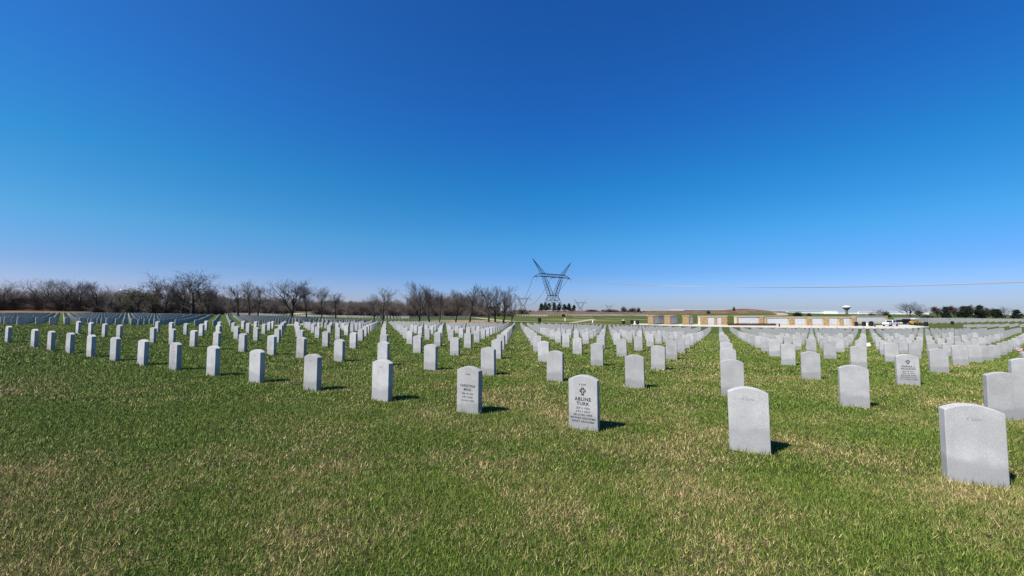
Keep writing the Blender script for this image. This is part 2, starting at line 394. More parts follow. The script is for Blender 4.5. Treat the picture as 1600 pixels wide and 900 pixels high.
def ribbon(name, pts, widths, mt, lift=.03, kind='structure'):
    """path conforming to the ground; pts are (x,y)"""
    pts = [np.array(p, float) for p in pts]
    q = [pts[0]]; ww = [widths[0]]
    for i in range(len(pts) - 1):
        n = max(2, int(np.linalg.norm(pts[i+1] - pts[i]) / 2.5))
        p0 = pts[max(i-1, 0)]; p3 = pts[min(i+2, len(pts)-1)]
        for k in range(1, n + 1):
            s = k / n; a, b, c, d = p0, pts[i], pts[i+1], p3
            q.append(.5 * (2*b + (c-a)*s + (2*a-5*b+4*c-d)*s*s + (3*b-a-3*c+d)*s**3)); ww.append(widths[i] * (1-s) + widths[i+1] * s)
    V = []
    for i, p in enumerate(q):
        d = q[min(i+1, len(q)-1)] - q[max(i-1, 0)]; d = d / (np.linalg.norm(d) + 1e-9); nrm = np.array([-d[1], d[0]])
        for s in (-.5, -.17, .17, .5): V.append(p + nrm * ww[i] * s)
    V = np.array(V); Z = H(V[:, 0], V[:, 1]) + lift
    F = [[4*i+j, 4*i+j+1, 4*i+j+5, 4*i+j+4] for i in range(len(q)-1) for j in range(3)]
    return tag(link(name, mesh_np(name, np.c_[V, Z], F, mt)), kind=kind)

ribbon('gravel_path', [XY(380, 46), XY(425, 45), XY(470, 52), XY(520, 66), XY(580, 92), XY(640, 108), XY(720, 122), XY(790, 120), XY(860, 112), XY(930, 104), XY(1010, 94)], [2.2]*11, M['path'])
ribbon('far_road', [XY(690, 178), XY(725, 168), XY(750, 150), XY(775, 132), XY(800, 121)], [3, 3, 3.2, 3.2, 3], M['path'])
ribbon('hillside_road', [XY(455, 186), XY(462, 198), XY(474, 212), XY(490, 232)], [4.5, 5, 6, 6], M['path'])
ribbon('branch_path', [XY(893, 110), XY(905, 125), XY(920, 142), XY(928, 152)], [2, 2.2, 2.4, 2.4], M['path'])
ribbon('far_path', [XY(895, 186), XY(926, 184)], [5, 5], M['path'])
ribbon('lawn_path', [XY(943, 168), XY(975, 166), XY(1012, 160)], [3.5, 3.5, 3.5], M['path'])
ribbon('background_road', [XY(1120, 230), XY(1212, 226), XY(1222, 244), XY(1214, 262)], [4, 5, 6, 6], M['path'])
# plaza: paved apron between the grave field and the columbarium, out to the right-hand road
V = []; rows_ = []
pxs = np.linspace(985, 1450, 48)
for px in pxs:
    Xa = px - 800
    y0 = 104 - 6 * np.clip((px - 1000) / 100, 0, 1) - 24 * np.clip((px - 1100) / 350, 0, 1); y1 = 124 if px < 1345 else 124 + 10 * np.clip((px - 1345) / 60, 0, 1)
    if px > 1415: y1 = 134 - (px - 1415) * .75; y0 = y0 + (px - 1415) * .6
    for s in np.linspace(0, 1, 9): x_, y_ = XY(px, y0 + (y1 - y0) * s); V.append((x_, y_))
V = np.array(V); F = [[9*i+j, 9*(i+1)+j, 9*(i+1)+j+1, 9*i+j+1] for i in range(47) for j in range(8)]
tag(link('plaza', mesh_np('plaza', np.c_[V, H(V[:, 0], V[:, 1]) + .06], F, M['concrete'])), kind='structure')

# ------------------------------------------------------------------ headstones
ANG = .4789; SA = 1.5276; SCOL = 3.0461; O = np.array([3.5167, 3.0897])
AH = np.array([-math.cos(ANG), math.sin(ANG)]); CH = np.array([math.sin(ANG), math.cos(ANG)])
HW, HT, HS = .165, .046, .5917

def stone_profile(wd=HW, top=HS, rise=.048, n=12, z0=-.12):
    pr = [(-wd, z0), (wd, z0)]
    for i in range(n + 1):
        s = 1 - 2 * i / n; pr.append((wd * s, top - rise * (s * s)))
    return pr
mb = MB().prism(stone_profile(), -HT, HT)
tmp = mb.build('headstone', M['marble'], bevel=.006)
STONE = tmp.data; bpy.data.objects.remove(tmp)
STONE.polygons.foreach_set('use_smooth', np.zeros(len(STONE.polygons), dtype=bool))

def proj(x, y, z):
    d = np.array([x, y, z - CAM_Z]); cp, sp = math.cos(PITCH), math.sin(PITCH)
    zc = d[1] * cp + d[2] * sp; yc = -d[1] * sp + d[2] * cp
    return 800 + F_PX * d[0] / zc, 450 - F_PX * yc / zc, zc

# the main section: rows n from the front, k along each row to the left
shift = {(0, 1): .062, (0, 0): -.006, (0, 16): .07, (1, -1): -.06, (0, 5): -.02, (0, 6): -.03, (1, 7): -.05, (1, 8): -.09, (1, 5): -.03}
missing = {(0, 15), (1, 15), (5, 18), (8, 14)}
cand = []
for n in range(0, 60):
    for k in range(-60, 60):
        p = O + AH * SA * k + CH * SCOL * n
        if n == 0 and (k < 0 or k > 16): continue
        if p[1] < 1 or (n, k) in missing: continue
        left = -20.6 if p[1] < 40 else -20.6 - (p[1] - 40) * .135
        if n == 1: left = -21.6
        if p[0] < left: continue
        if p[1] > 86 - .52 * p[0]: continue
        if n == 0 and k == 15: continue
        jx, jy = rng.normal(0, .012, 2)
        x = p[0] + jx * (n > 2) + shift.get((n, k), 0); y = p[1] + jy * (n > 2)
        u, v, zc = proj(x, y, 0)
        if u < -90 or u > 1700: continue
        cand.append([x, y, n, k, u, zc])
cz = H([c[0] for c in cand], [c[1] for c in cand])
for c, z in zip(cand, cz): c.append(z)
cand.sort(key=lambda c: c[5])
infr = [c for c in cand if -8 < c[4] < 1608]
near = infr[:300]; far = infr[300:] + [c for c in cand if not (-8 < c[4] < 1608)]

ONES = ['', 'first', 'second', 'third', 'fourth', 'fifth', 'sixth', 'seventh', 'eighth', 'ninth', 'tenth', 'eleventh', 'twelfth', 'thirteenth', 'fourteenth', 'fifteenth', 'sixteenth', 'seventeenth', 'eighteenth', 'nineteenth']
TENS = {2: ('twentieth', 'twenty'), 3: ('thirtieth', 'thirty'), 4: ('fortieth', 'forty'), 5: ('fiftieth', 'fifty')}
def ordn(i):
    if i < 20: return ONES[i]
    return TENS[i // 10][0] if i % 10 == 0 else TENS[i // 10][1] + '-' + ONES[i % 10]

def text_mesh(lines, sizes, ys, mt, bold=0.0):
    """one mesh per engraved line"""
    out = []
    for s_, sz, y_ in zip(lines, sizes, ys):
        bold_ = bold if sz > .04 else bold * .25
        cu = bpy.data.curves.new('t', 'FONT'); cu.body = s_; cu.size = sz; cu.align_x = 'CENTER'; cu.resolution_u = 2; cu.offset = bold_; cu.space_character = 1.12
        ob = bpy.data.objects.new('t', cu); COL.objects.link(ob)
        bpy.context.view_layer.update()
        m_ = bpy.data.meshes.new_from_object(ob.evaluated_get(bpy.context.evaluated_depsgraph_get()))
        out.append(('text_line', [(v.co.x, -HT - .0015, v.co.y + y_) for v in m_.vertices], [list(p.vertices) for p in m_.polygons]))
        bpy.data.objects.remove(ob); bpy.data.curves.remove(cu); bpy.data.meshes.remove(m_)
    return out
def cross_mesh(zc, s):
    """latin cross drawn as an outline"""
    o = [(-.3,-1.35),(.3,-1.35),(.3,-.3),(.85,-.3),(.85,.3),(.3,.3),(.3,.85),(-.3,.85),(-.3,.3),(-.85,.3),(-.85,-.3),(-.3,-.3)]
    v, f = [], []
    for i in range(12):
        a = np.array(o[i]); b = np.array(o[(i+1) % 12]); d = (b - a) / np.linalg.norm(b - a); n_ = np.array([-d[1], d[0]]) * .15; e = d * .15
        q = [a - e - n_, b + e - n_, b + e + n_, a - e + n_]
        b0 = len(v); v += [(p[0]*s, -HT - .0015 - .0001*i, p[1]*s + zc) for p in q]; f.append([b0, b0+1, b0+2, b0+3])
    return [('engraved_cross', v, f)]
def add_inscription(o, parts, mt):
    for group_ in parts:
        for nm, v, f in group_:
            m_ = bpy.data.meshes.new(nm); m_.from_pydata(v, [], f); m_.update(); m_.materials.append(mt); link(nm, m_, o)
def worn_lines(rows):
    out = []
    r_ = random.Random(rows)
    for i in range(rows):
        z = .40 - i * .042; wd = r_.uniform(.06, .11); x = -wd; v, f = [], []
        while x < wd:
            l = r_.uniform(.008, .02); b = len(v); v += [(x, -HT-.0015, z), (x+l, -HT-.0015, z), (x+l, -HT-.0015, z+.017), (x, -HT-.0015, z+.017)]; f.append([b, b+1, b+2, b+3]); x += l + r_.uniform(.004, .008)
        out.append(('text_line', v, f))
    return out

front_labels = {
 0: 'largest nearest headstone at the right end of the front row, pale number near its top',
 1: 'blank grey-white headstone, second from the right in the front row, faint number at top',
 2: 'front row headstone with dark engraved cross and bold black name lettering',
 3: 'front row headstone with dark engraved lettering but no cross',
 4: 'blank white headstone in the front row just left of the cross-less lettered stone',
 8: 'front row headstone with small emblem and worn grey text lines, ninth from right',
 16: 'leftmost headstone of the front row, standing after a gap',
}
counts = {}
for c in sorted(near, key=lambda c: -c[4]):
    counts.setdefault(c[2], 0); counts[c[2]] += 1; c.append(counts[c[2]])
texted = set()
def nearest_to(px, py_base):
    best = None
    for c in near:
        u, v, _ = proj(c[0], c[1], c[6]); d = (u - px) ** 2 + (v - py_base) ** 2 * 4
        if best is None or d < best[0]: best = (d, c)
    return best[1]
cross_stone = (2, -1)
worn = {}
for px, py in ((901, 553), (1048, 564), (1265, 545), (1195, 545), (745, 540), (418, 553), (678, 540), (852, 540), (1310, 545)): worn[tuple(nearest_to(px, py)[2:4])] = (px % 3) + 4
for c in near:
    x, y, n, k, u, zc, z, cnt = c
    o = link('headstone', STONE, None, (x, y, z), ANG * -1 + 0)
    o.rotation_euler = (rng.normal(0, .006), rng.normal(0, .006), -ANG + rng.normal(0, .012))
    hsc = 1 + rng.normal(0, .012) * (n > 1); o.scale = (1, 1, hsc)
    if n == 0 and k in front_labels: lb = front_labels[k]
    elif n == 0: lb = f'white marble headstone, {ordn(cnt)} from the right in the front row'
    elif (n, k) == cross_stone: lb = 'headstone with small dark cross and dark name lettering in the third row, right side'
    else: lb = f'white marble headstone, {ordn(cnt)} from the right in the {ordn(n + 1)} row from the front'
    tag(o, lb, 'headstone', 'headstones standing in rows on the main lawn')
    if n == 0 and k == 2:
        t_ = text_mesh(['4 2243', 'ABLINE', 'TURK', 'SEP 6 1936', 'JUN 3 2023', 'BELOVED WIFE', 'MOTHER GRANDMA', 'GREAT GRANDMA'],
                       [.026, .052, .052, .031, .031, .0285, .0285, .0285], [.487, .318, .268, .226, .190, .154, .118, .082], M['ink'], .0012)
        add_inscription(o, [t_, cross_mesh(.428, .034)], M['ink'])
    elif n == 0 and k == 3:
        t_ = text_mesh(['4 2244', 'CHRISTINA', 'MILES', 'FEB 18 1950', 'APR 8 2005', 'LOVING WIFE'], [.025, .042, .042, .030, .030, .029], [.487, .335, .287, .238, .195, .152], M['ink'], .0008)
        add_inscription(o, [t_], M['ink'])
    elif (n, k) == cross_stone:
        t_ = text_mesh(['DIANA J', 'PAULSON', 'JAN 18 1951', 'DEC 17 2022', 'BELOVED WIFE', 'MOTHER NANA', 'IN LOVING ARMS'], [.046, .044, .030, .030, .029, .029, .029], [.345, .300, .255, .218, .180, .142, .104], M['ink'], .001)
        add_inscription(o, [t_, cross_mesh(.455, .032)], M['ink'])
    elif n == 0 and k in (0, 1, 4, 5, 6):
        add_inscription(o, [text_mesh([f'4 {2241 + k}'], [.030], [.478], M['inkpale'])], M['inkpale'])
    elif n == 0 and k == 8:
        add_inscription(o, [worn_lines(6), cross_mesh(.48, .022)], M['inkpale'])
    elif (n, k) in worn:
        add_inscription(o, [worn_lines(worn[(n, k)])], M['inkpale'])

# everything past the nearest 300: one object
pr = stone_profile(n=6); NP = len(pr)
pv = np.array([(x, -HT, z) for x, z in pr] + [(x, HT, z) for x, z in pr])
pf = [list(range(NP)), list(range(2*NP-1, NP-1, -1))] + [[i, NP+i, NP+(i+1) % NP, (i+1) % NP] for i in range(NP)]
SV, SF = [], []
def put(x, y, z, rz, jit=.01):
    a = rz + rng.normal(0, jit); c_, s_ = math.cos(a), math.sin(a)
    q = pv.copy(); q[:, 0], q[:, 1] = pv[:, 0] * c_ - pv[:, 1] * s_, pv[:, 0] * s_ + pv[:, 1] * c_
    b = len(SV) * 2 * NP; SV.append(q + np.array([x, y, z])); SF.extend([[i + b for i in f] for f in pf])
for c in far: put(c[0], c[1], c[6], -ANG)
def section(inside, rz, A0, A1, o=(0, 0), rngA=(-80, 80), rngB=(-80, 80), skip=.02):
    pts = []
    for i in range(*rngA):
        for j in range(*rngB):
            p = np.array(o) + np.array(A0) * i + np.array(A1) * j
            if p[1] > 5 and rng.random() > skip and inside(p[0], p[1], 800 + F_PX * p[0] / p[1]): pts.append(p)
    if not pts: return
    pts = np.array(pts); Z = H(pts[:, 0], pts[:, 1])
    for p, z in zip(pts, Z): put(p[0], p[1], z, rz)
# left section: same grid turned a quarter, faces to the right
def edgeL(y): return np.interp(y, [20, 29, 37, 56, 85, 100], [-40, -34, -28.5, -26.5, -28, -30])
section(lambda x, y, u: x < edgeL(y) and u > -120 and y > 28 - .0 * x and y < 106 + .12 * x and x > -110, math.pi/2 - ANG, CH * 1.5276, AH * 3.0461, (-34.0, 29.5))
# far sections
section(lambda x, y, u: 560 < u < 855 and 196 < y < 232, -ANG, AH * 1.53, CH * 3.05, (0, 200), (-120, 120), (-40, 40))
section(lambda x, y, u: 350 < u < 640 and 134 < y < 160, -ANG, AH * 1.53, CH * 3.05, (-60, 150), (-120, 120), (-40, 40))
section(lambda x, y, u: 590 < u < 742 and 131 < y < 176, -ANG + 1.2, CH * 1.6 + AH * .3, AH * 7.5, (-30, 150), (-60, 60), (-20, 20))
section(lambda x, y, u: 850 < u < 1012 and 218 < y < 246, -ANG, AH * 1.6, CH * 4.2, (30, 230), (-120, 120), (-30, 30))
section(lambda x, y, u: 1395 < u < 1720 and 136 < y < 184 and x > 0, -ANG, AH * 1.53, CH * 3.05, (170, 150), (-120, 120), (-40, 40))
section(lambda x, y, u: 1504 < u < 1740 and 84 < y < 100, -ANG, AH * 1.53, CH * 3.05, (120, 95), (-120, 120), (-40, 40))
VV = np.concatenate(SV)
tag(link('distant_headstones', mesh_np('distant_headstones', VV, SF, M['marble'])), 'hundreds of small white and shaded headstones in far rows beyond the nearest three hundred', 'headstones', kind='stuff')

# ------------------------------------------------------------------ grass blades on the lawn near the camera
def blades(specs):
    A, Fc, R1, R2 = [], [], [], []
    b = 0
    sx = np.array([c[0] for c in cand if c[1] < 50]); sy = np.array([c[1] for c in cand if c[1] < 50])
    for y0, y1, dens, ht, wd in specs:
        half = 1.36 * y1 + 1.2; area = 2 * half * (y1 - y0); n = int(area * dens)
        Y = np.sqrt(rng.uniform(y0 * y0, y1 * y1, n)) if y1 < 30 else y0 + (y1 - y0) * rng.random(n) ** 1.6; X = rng.uniform(-1, 1, n) * (1.36 * Y + 1.2)
        # not inside the stones
        keep = np.ones(n, bool); near_stone = np.zeros(n, bool)
        for a, c in zip(sx, sy):
            if abs(c - (y0 + y1) / 2) > (y1 - y0) / 2 + .4: continue
            m_ = np.where((np.abs(X - a) < .25) & (np.abs(Y - c) < .25))[0]
            lx = (X[m_] - a) * math.cos(ANG) - (Y[m_] - c) * math.sin(ANG); ly = (X[m_] - a) * math.sin(ANG) + (Y[m_] - c) * math.cos(ANG)
            keep[m_[(np.abs(lx) < HW) & (np.abs(ly) < HT)]] = False; near_stone[m_[(np.abs(lx) < HW + .022) & (np.abs(ly) < HT + .022)]] = True
        X, Y = X[keep], Y[keep]; n = len(X)
        # height from the terrain grid (bilinear)
        fx = np.arcsinh(X / 12) / 6.6; fx = (fx + 1) / 2 * (nx - 1); fy = (np.arcsinh(Y / 12) / 6.4 + .46) / 1.52 * (ny - 1)
        ix = fx.astype(int); iy = fy.astype(int); ax = fx - ix; ay = fy - iy
        Z = GZ[iy, ix]*(1-ax)*(1-ay) + GZ[iy, ix+1]*ax*(1-ay) + GZ[iy+1, ix]*(1-ax)*ay + GZ[iy+1, ix+1]*ax*ay
        hgt = ht * rng.uniform(.45, 1.25, n); a = rng.uniform(0, 2*np.pi, n); r1 = rng.random(n); lean = np.abs(rng.normal(0, .7, n)) + .75 * np.clip((r1 - .55) / .45, 0, 1); la = rng.uniform(0, 2*np.pi, n)
        lw = wd * rng.uniform(.6, 1.3, n)
        if y1 < 20: hgt[near_stone[keep]] *= 1.9; lean[near_stone[keep]] *= .5
        dx, dy = np.cos(a) * lw, np.sin(a) * lw
        tx_ = np.cos(la) * hgt * np.sin(lean); ty_ = np.sin(la) * hgt * np.sin(lean); tz_ = hgt * np.cos(np.minimum(lean, 1.35))
        v = np.empty((n, 3, 3)); v[:, 0] = np.c_[X - dx, Y - dy, Z - .004]; v[:, 1] = np.c_[X + dx, Y + dy, Z - .004]; v[:, 2] = np.c_[X + tx_, Y + ty_, Z + tz_]
        A.append(v.reshape(-1, 3)); Fc.append(np.arange(n * 3).reshape(n, 3) + b); b += n * 3
        R1.append(np.repeat(r1, 3)); R2.append(np.repeat(rng.random(n), 3))
    me = mesh_np('grass', np.concatenate(A), np.concatenate(Fc), M['blade'])
    for nm, d in (('rnd', R1), ('rnd2', R2)):
        a_ = me.attributes.new(nm, 'FLOAT', 'POINT'); a_.data.foreach_set('value', np.concatenate(d).astype(np.float32))
    return tag(link('grass', me), 'short mown turf, green with straw-coloured dry patches, between the headstones', 'grass', kind='stuff')
blades([(1.0, 3.2, 10000, .034, .0020), (3.2, 5.5, 4800, .036, .0030), (5.5, 9, 2000, .041, .0050), (9, 15, 620, .045, .0098), (15, 26, 180, .046, .019), (26, 50, 44, .05, .034)])

# ------------------------------------------------------------------ trees
class Tubes:
    def __init__(s): s.v = []; s.f = []; s.n = 0
    def seg(s, a, b, ra, rb, n):
        d = b - a; l = np.linalg.norm(d)
        if l < 1e-6: return
        d = d / l; u = np.cross(d, [.3, .7, .65]); u /= np.linalg.norm(u) + 1e-9; w_ = np.cross(d, u)
        t = np.arange(n) * 2 * np.pi / n; ring = np.cos(t)[:, None] * u + np.sin(t)[:, None] * w_
        s.v.append(a + ring * ra); s.v.append(b + ring * rb)
        i0 = s.n
        for i in range(n): s.f.append((i0+i, i0+(i+1) % n, i0+n+(i+1) % n, i0+n+i))
        s.n += 2 * n
    def arr(s): return np.concatenate(s.v), np.array(s.f)

def bare_tree(seed, ht, trunk_r, style):
    """returns (trunk V,F), (crown V,F)"""
    r = np.random.default_rng(seed); T, C = Tubes(), Tubes()
    st = dict(first=.28, up=.55, ang=(.5, .95), lens=.55, kids=(6, 5, 5, 4), levels=4, wob=.12)
    st.update(style)
    def grow(p, d, L, rad, lev):
        tube = T if lev == 0 else C
        nseg = [7, 5, 4, 3, 2, 2][lev]; sides = [8, 5, 4, 3, 3, 3][lev]
        pts = [p]; ds = [d]; rr = [rad]
        tip = .3 if lev == 0 else .42
        for i in range(nseg):
            d = d + r.normal(0, st['wob'] * (1.0 if lev else .45), 3); d[2] += (.05 if lev else .08) + (.06 if lev > 1 else 0); d /= np.linalg.norm(d)
            q = pts[-1] + d * L / nseg; rn = rad * (1 - (1 - tip) * (i + 1) / nseg)
            tube.seg(pts[-1], q, rr[-1], rn, sides); pts.append(q); ds.append(d); rr.append(rn)
        if lev >= st['levels']: return
        nk = st['kids'][lev] + int(r.integers(0, 2)); lo = st['first'] if lev == 0 else .22
        az0 = r.uniform(0, 6.28)
        for j in range(nk):
            s = lo + (1 - lo) * (j + r.uniform(.2, .8)) / nk; x = s * nseg; i = min(int(x), nseg - 1); q = pts[i] + (pts[i+1] - pts[i]) * (x - i)
            dd = ds[i]; az = az0 + j * 2.4 + r.normal(0, .3); an = r.uniform(*st['ang']) * (1.0 if lev else (1.15 - .55 * s))
            u = np.cross(dd, [.1, .2, 1.0] if abs(dd[2]) < .9 else [1, 0, 0]); u /= np.linalg.norm(u); v_ = np.cross(dd, u)
            nd = dd * math.cos(an) + (u * math.cos(az) + v_ * math.sin(az)) * math.sin(an); nd[2] += st['up'] * .25; nd /= np.linalg.norm(nd)
            ll = L * st['lens'] * (1.15 - .5 * s) * r.uniform(.75, 1.2) if lev == 0 else L * r.uniform(.42, .68)
            grow(q, nd, ll, max(rr[i] * (.6 if lev == 0 else .62), .019), lev + 1)
    grow(np.array([0., 0., -.3]), np.array([r.normal(0, .03), r.normal(0, .03), 1.]), ht * .8, trunk_r, 0)
    (tv, tf), (cv, cf) = T.arr(), C.arr()
    k = ht / max(cv[:, 2].max(), .1); tv = tv * k; cv = cv * k
    return (tv, tf), (cv, cf)

STY = {'broad': dict(first=.16, lens=.95, ang=(.6, 1.05), kids=(9, 5, 5, 4), up=.45),
       'upright': dict(first=.22, lens=.62, ang=(.4, .75), kids=(8, 5, 4, 4), up=.7),
       'slim': dict(first=.36, lens=.42, ang=(.45, .85), kids=(9, 5, 4, 3), up=.55),
       'fan': dict(first=.14, lens=.85, ang=(.45, .9), kids=(8, 5, 5, 4), up=.7)}
PROTO = {}
def proto(kind, seed):
    key = (kind, seed)
    if key not in PROTO: PROTO[key] = bare_tree(seed, 10.0, {'broad': .36, 'upright': .27, 'slim': .17, 'fan': .30}[kind], STY[kind])
    return PROTO[key]
MESHC = {}
def place_tree(px, Y, ht, kind, seed, label, cat='tree', group='bare trees along the far side of the cemetery', crown='twig', rz=None, sx=1.0):
    (tv, tf), (cv, cf) = proto(kind, seed)
    key = (kind, seed, crown)
    if key not in MESHC and crown in ('twig_red', 'twig_olive'):     # buds and catkins on the outer twigs
        r = np.random.default_rng(seed); nb = 3600 if crown == 'twig_red' else 1300; i = r.integers(0, len(cv), nb); i = i[cv[i, 2] > 3.0]; nb = len(i)
        p = cv[i] + r.normal(0, .22, (nb, 3)); s_ = .13; q = np.stack([p, p + r.normal(0, s_, (nb, 3)), p + r.normal(0, s_, (nb, 3)), p + r.normal(0, s_, (nb, 3))], 1).reshape(-1, 3)
        cf = np.concatenate([cf, np.arange(nb*4).reshape(nb, 4) + len(cv)]); cv = np.concatenate([cv, q])
    if key not in MESHC: MESHC[key] = (mesh_np('trunk', tv, tf, M['bark'], True), mesh_np('crown', cv, cf, M[crown]))
    x, y = XY(px, Y); s = ht / 10.0
    t = thing({'tree': 'bare_tree'}.get(cat, 'bare_tree'), label, cat, (x, y, h(x, y) - .05), rz if rz is not None else random.uniform(0, 6.28), group)
    sx = sx * 1.35; t.scale = (s * sx, s * sx, s)
    link('trunk', MESHC[key][0], t); link('crown', MESHC[key][1], t)
    return t
def tree_px(px, ytop, ybase, Y, *a, **k): return place_tree(px, Y, (ybase - ytop) / F_PX * Y * 1.09, *a, **k)

tree_px(300, 424, 491, 138, 'broad', 8, 'tallest broad-crowned bare tree on the left, with spreading limbs', crown='twig_dark', sx=1.2)
tree_px(284, 434, 491, 142, 'fan', 2, 'bare tree close left of the tallest broad tree, crown merging with it', crown='twig_dark')
tree_px(327, 447, 491, 140, 'upright', 3, 'narrower bare tree just right of the tallest broad tree', crown='twig_dark', sx=.9)
tree_px(214, 446, 491, 136, 'broad', 4, 'leaning bushy tree with olive-yellow budding crown at the left woods edge', crown='twig_olive', sx=1.25)
tree_px(237, 441, 491, 144, 'upright', 5, 'bare tree between the olive budding tree and the tallest trees', crown='twig_dark', sx=1.2)
tree_px(258, 441, 491, 146, 'fan', 1, 'dense grey bare tree left of the tallest pair', crown='twig_dark')
tree_px(192, 458, 491, 148, 'fan', 5, 'low bare tree at the left foot of the olive budding tree', crown='twig')
tree_px(70, 437, 488, 158, 'broad', 5, 'bare tree with wispy crown rising above the left woods', crown='twig')
tree_px(100, 441, 488, 156, 'fan', 4, 'wide bare tree above the left woods, with flat top', crown='twig_dark', sx=1.1)
tree_px(122, 441, 488, 158, 'fan', 3, 'bare tree in the left woods next to the flat-topped one', crown='twig_dark')
tree_px(150, 440, 488, 156, 'upright', 2, 'bare tree at the right end of the far left woods', crown='twig_dark')
tree_px(5, 441, 488, 158, 'broad', 2, 'pale wispy bare tree at the left edge of the photo', crown='twig')
tree_px(372, 447, 494, 122, 'upright', 4, 'forked bare tree left of the leaning pair', sx=1.1)
tree_px(390, 441, 494, 122, 'upright', 1, 'slender bare tree with ascending limbs, left of the leaning forked one')
tree_px(403, 442, 494, 120, 'fan', 2, 'bare tree leaning right with a wide upper crown', sx=.9)
tree_px(456, 440, 495.5, 116, 'fan', 11, 'isolated dark bare tree with fan-shaped crown before the hillside road', crown='twig_dark', sx=1.5)
tree_px(479, 449, 495.5, 118, 'slim', 2, 'thin young bare tree right of the isolated fan-crowned tree')
tree_px(503, 448, 496, 117, 'slim', 3, 'thin young tree with rounded bare crown, alone before the dark hill')
tree_px(525, 457, 496, 120, 'slim', 4, 'faint thin young bare tree before the right slope of the hill', sx=1.3)
tree_px(598, 448, 499, 108, 'upright', 5, 'pale bare twin-stemmed tree at the centre left by the straight aisle', sx=1.2)
tree_px(585, 459, 498, 112, 'slim', 5, 'pale thin bare tree just left of the twin-stemmed tree', sx=1.4)
tree_px(655, 438, 500, 106, 'fan', 4, 'tallest bare tree in the centre, crown leaning left', crown='twig_dark')
tree_px(671, 444, 501, 106, 'upright', 3, 'dark bare tree just right of the tallest centre tree', crown='twig_dark')
tree_px(686, 452, 502, 104, 'slim', 3, 'thin bare tree at the left end of the dry grass strip', crown='twig')
tree_px(712, 449, 501, 108, 'upright', 2, 'grey bare tree in front of bushy woods, left part of the dry strip')
tree_px(734, 443, 502, 105, 'upright', 1, 'tall slender bare tree over the dry grass strip', crown='twig_dark')
tree_px(764, 448, 503, 104, 'upright', 4, 'dark-trunked bare tree, leftmost of the loose group of four left of the big pylon', crown='twig_dark')
tree_px(774, 446, 503, 106, 'upright', 5, 'second bare tree of the loose group of four left of the big pylon')
tree_px(786, 446, 503, 106, 'upright', 3, 'third bare tree of the loose group of four left of the big pylon')
tree_px(800, 456, 503.5, 104, 'fan', 1, 'rightmost bare tree of the loose group of four, nearest the big pylon', sx=.8)
tree_px(1421, 472, 498, 186, 'fan', 12, 'round-crowned bare tree standing alone behind the yellow tractor', group='trees at the right side', crown='twig_dark', sx=1.7)
tree_px(1374, 483, 496, 210, 'fan', 2, 'small bare tree left of the white pickup, in front of white sheds', group='trees at the right side', sx=1.5)
tree_px(1437, 485, 496, 215, 'fan', 3, 'small reddish bare tree right of the round-crowned lone tree', group='trees at the right side', crown='twig_red', sx=1.2)
for px, top, lb in ((1465, 482, 'reddish budding tree at the left end of the right-hand tree row'), (1491, 480.5, 'reddish budding tree between the two leftmost dark evergreens'), (1516, 479.5, 'tall reddish budding tree in the middle of the right-hand row'), (1541, 483, 'sparse reddish tree between the tallest evergreen and its right neighbour')):
    tree_px(px, top - .6, 499, 203, 'fan', 4, lb, group='trees at the right side', crown='twig_red', sx=1.0)
tree_px(1571, 480, 498.5, 206, 'fan', 1, 'grey bare tree near the right edge between two dark evergreens', group='trees at the right side', sx=1.2)

def evergreen(seed, wd, ht, nl=5200):
    r = np.random.default_rng(seed); V = []; 
    nc = 46; cen = []
    for i in range(nc):
        z = r.uniform(.16, 1.0); rad = (math.sin(min(1, (1 - z) * 1.25 + .06) * math.pi / 2)) * r.uniform(.35, 1.0); a = r.uniform(0, 6.28)
        cen.append((math.cos(a) * rad * .8, math.sin(a) * rad * .8, z))
    cen = np.array(cen); k = r.integers(0, nc, nl)
    p = cen[k] + r.normal(0, 1, (nl, 3)) * np.array([.15, .15, .055])
    p = p * np.array([wd / 2, wd / 2, ht]); p[:, 2] = np.maximum(p[:, 2], .1 * ht)
    d1 = r.normal(0, 1, (nl, 3)); d1 /= np.linalg.norm(d1, axis=1)[:, None]; d2 = r.normal(0, 1, (nl, 3)); d2 /= np.linalg.norm(d2, axis=1)[:, None]
    s = r.uniform(.18, .42, (nl, 1))
    V = np.stack([p - d1 * s, p + d1 * s, p + d2 * s * .6], 1).reshape(-1, 3)
    return V, np.arange(nl * 3).reshape(nl, 3)
EV = [mesh_np('crown', *evergreen(s, wd, 5.5), M['needle']) for s, wd in ((1, 5.2), (2, 4.6), (3, 5.6))]
TR = MB().bar((0, 0, -.2), (0, 0, 3.6), .17, 8, .06).build('trunk', M['bark']); TRm = TR.data; bpy.data.objects.remove(TR)
def ever(px, ytop, ybase, Y, wpx, v, lb, group='trees at the right side'):
    x, y = XY(px, Y); t = thing('evergreen_tree', lb, 'tree', (x, y, h(x, y)), random.uniform(0, 6), group)
    sz = (ybase - ytop) / F_PX * Y / 5.5; sw = wpx / F_PX * Y / 5.2; t.scale = (sw, sw, sz)
    link('trunk', TRm, t); link('crown', EV[v], t)
ever(1477, 482, 499, 196, 16, 0, 'dark evergreen, leftmost of the evergreens in the right-hand row')
ever(1508, 481, 499.5, 194, 23, 2, 'wide dark evergreen with visible trunk, left of the tallest evergreen')
ever(1531, 479.5, 499.5, 196, 20, 1, 'tallest dark evergreen of the right-hand row')
ever(1556, 484.5, 499, 198, 20, 2, 'dark evergreen standing apart right of the tallest one')
ever(1589, 486, 499, 200, 17, 0, 'dark evergreen nearest the right edge of the photo')
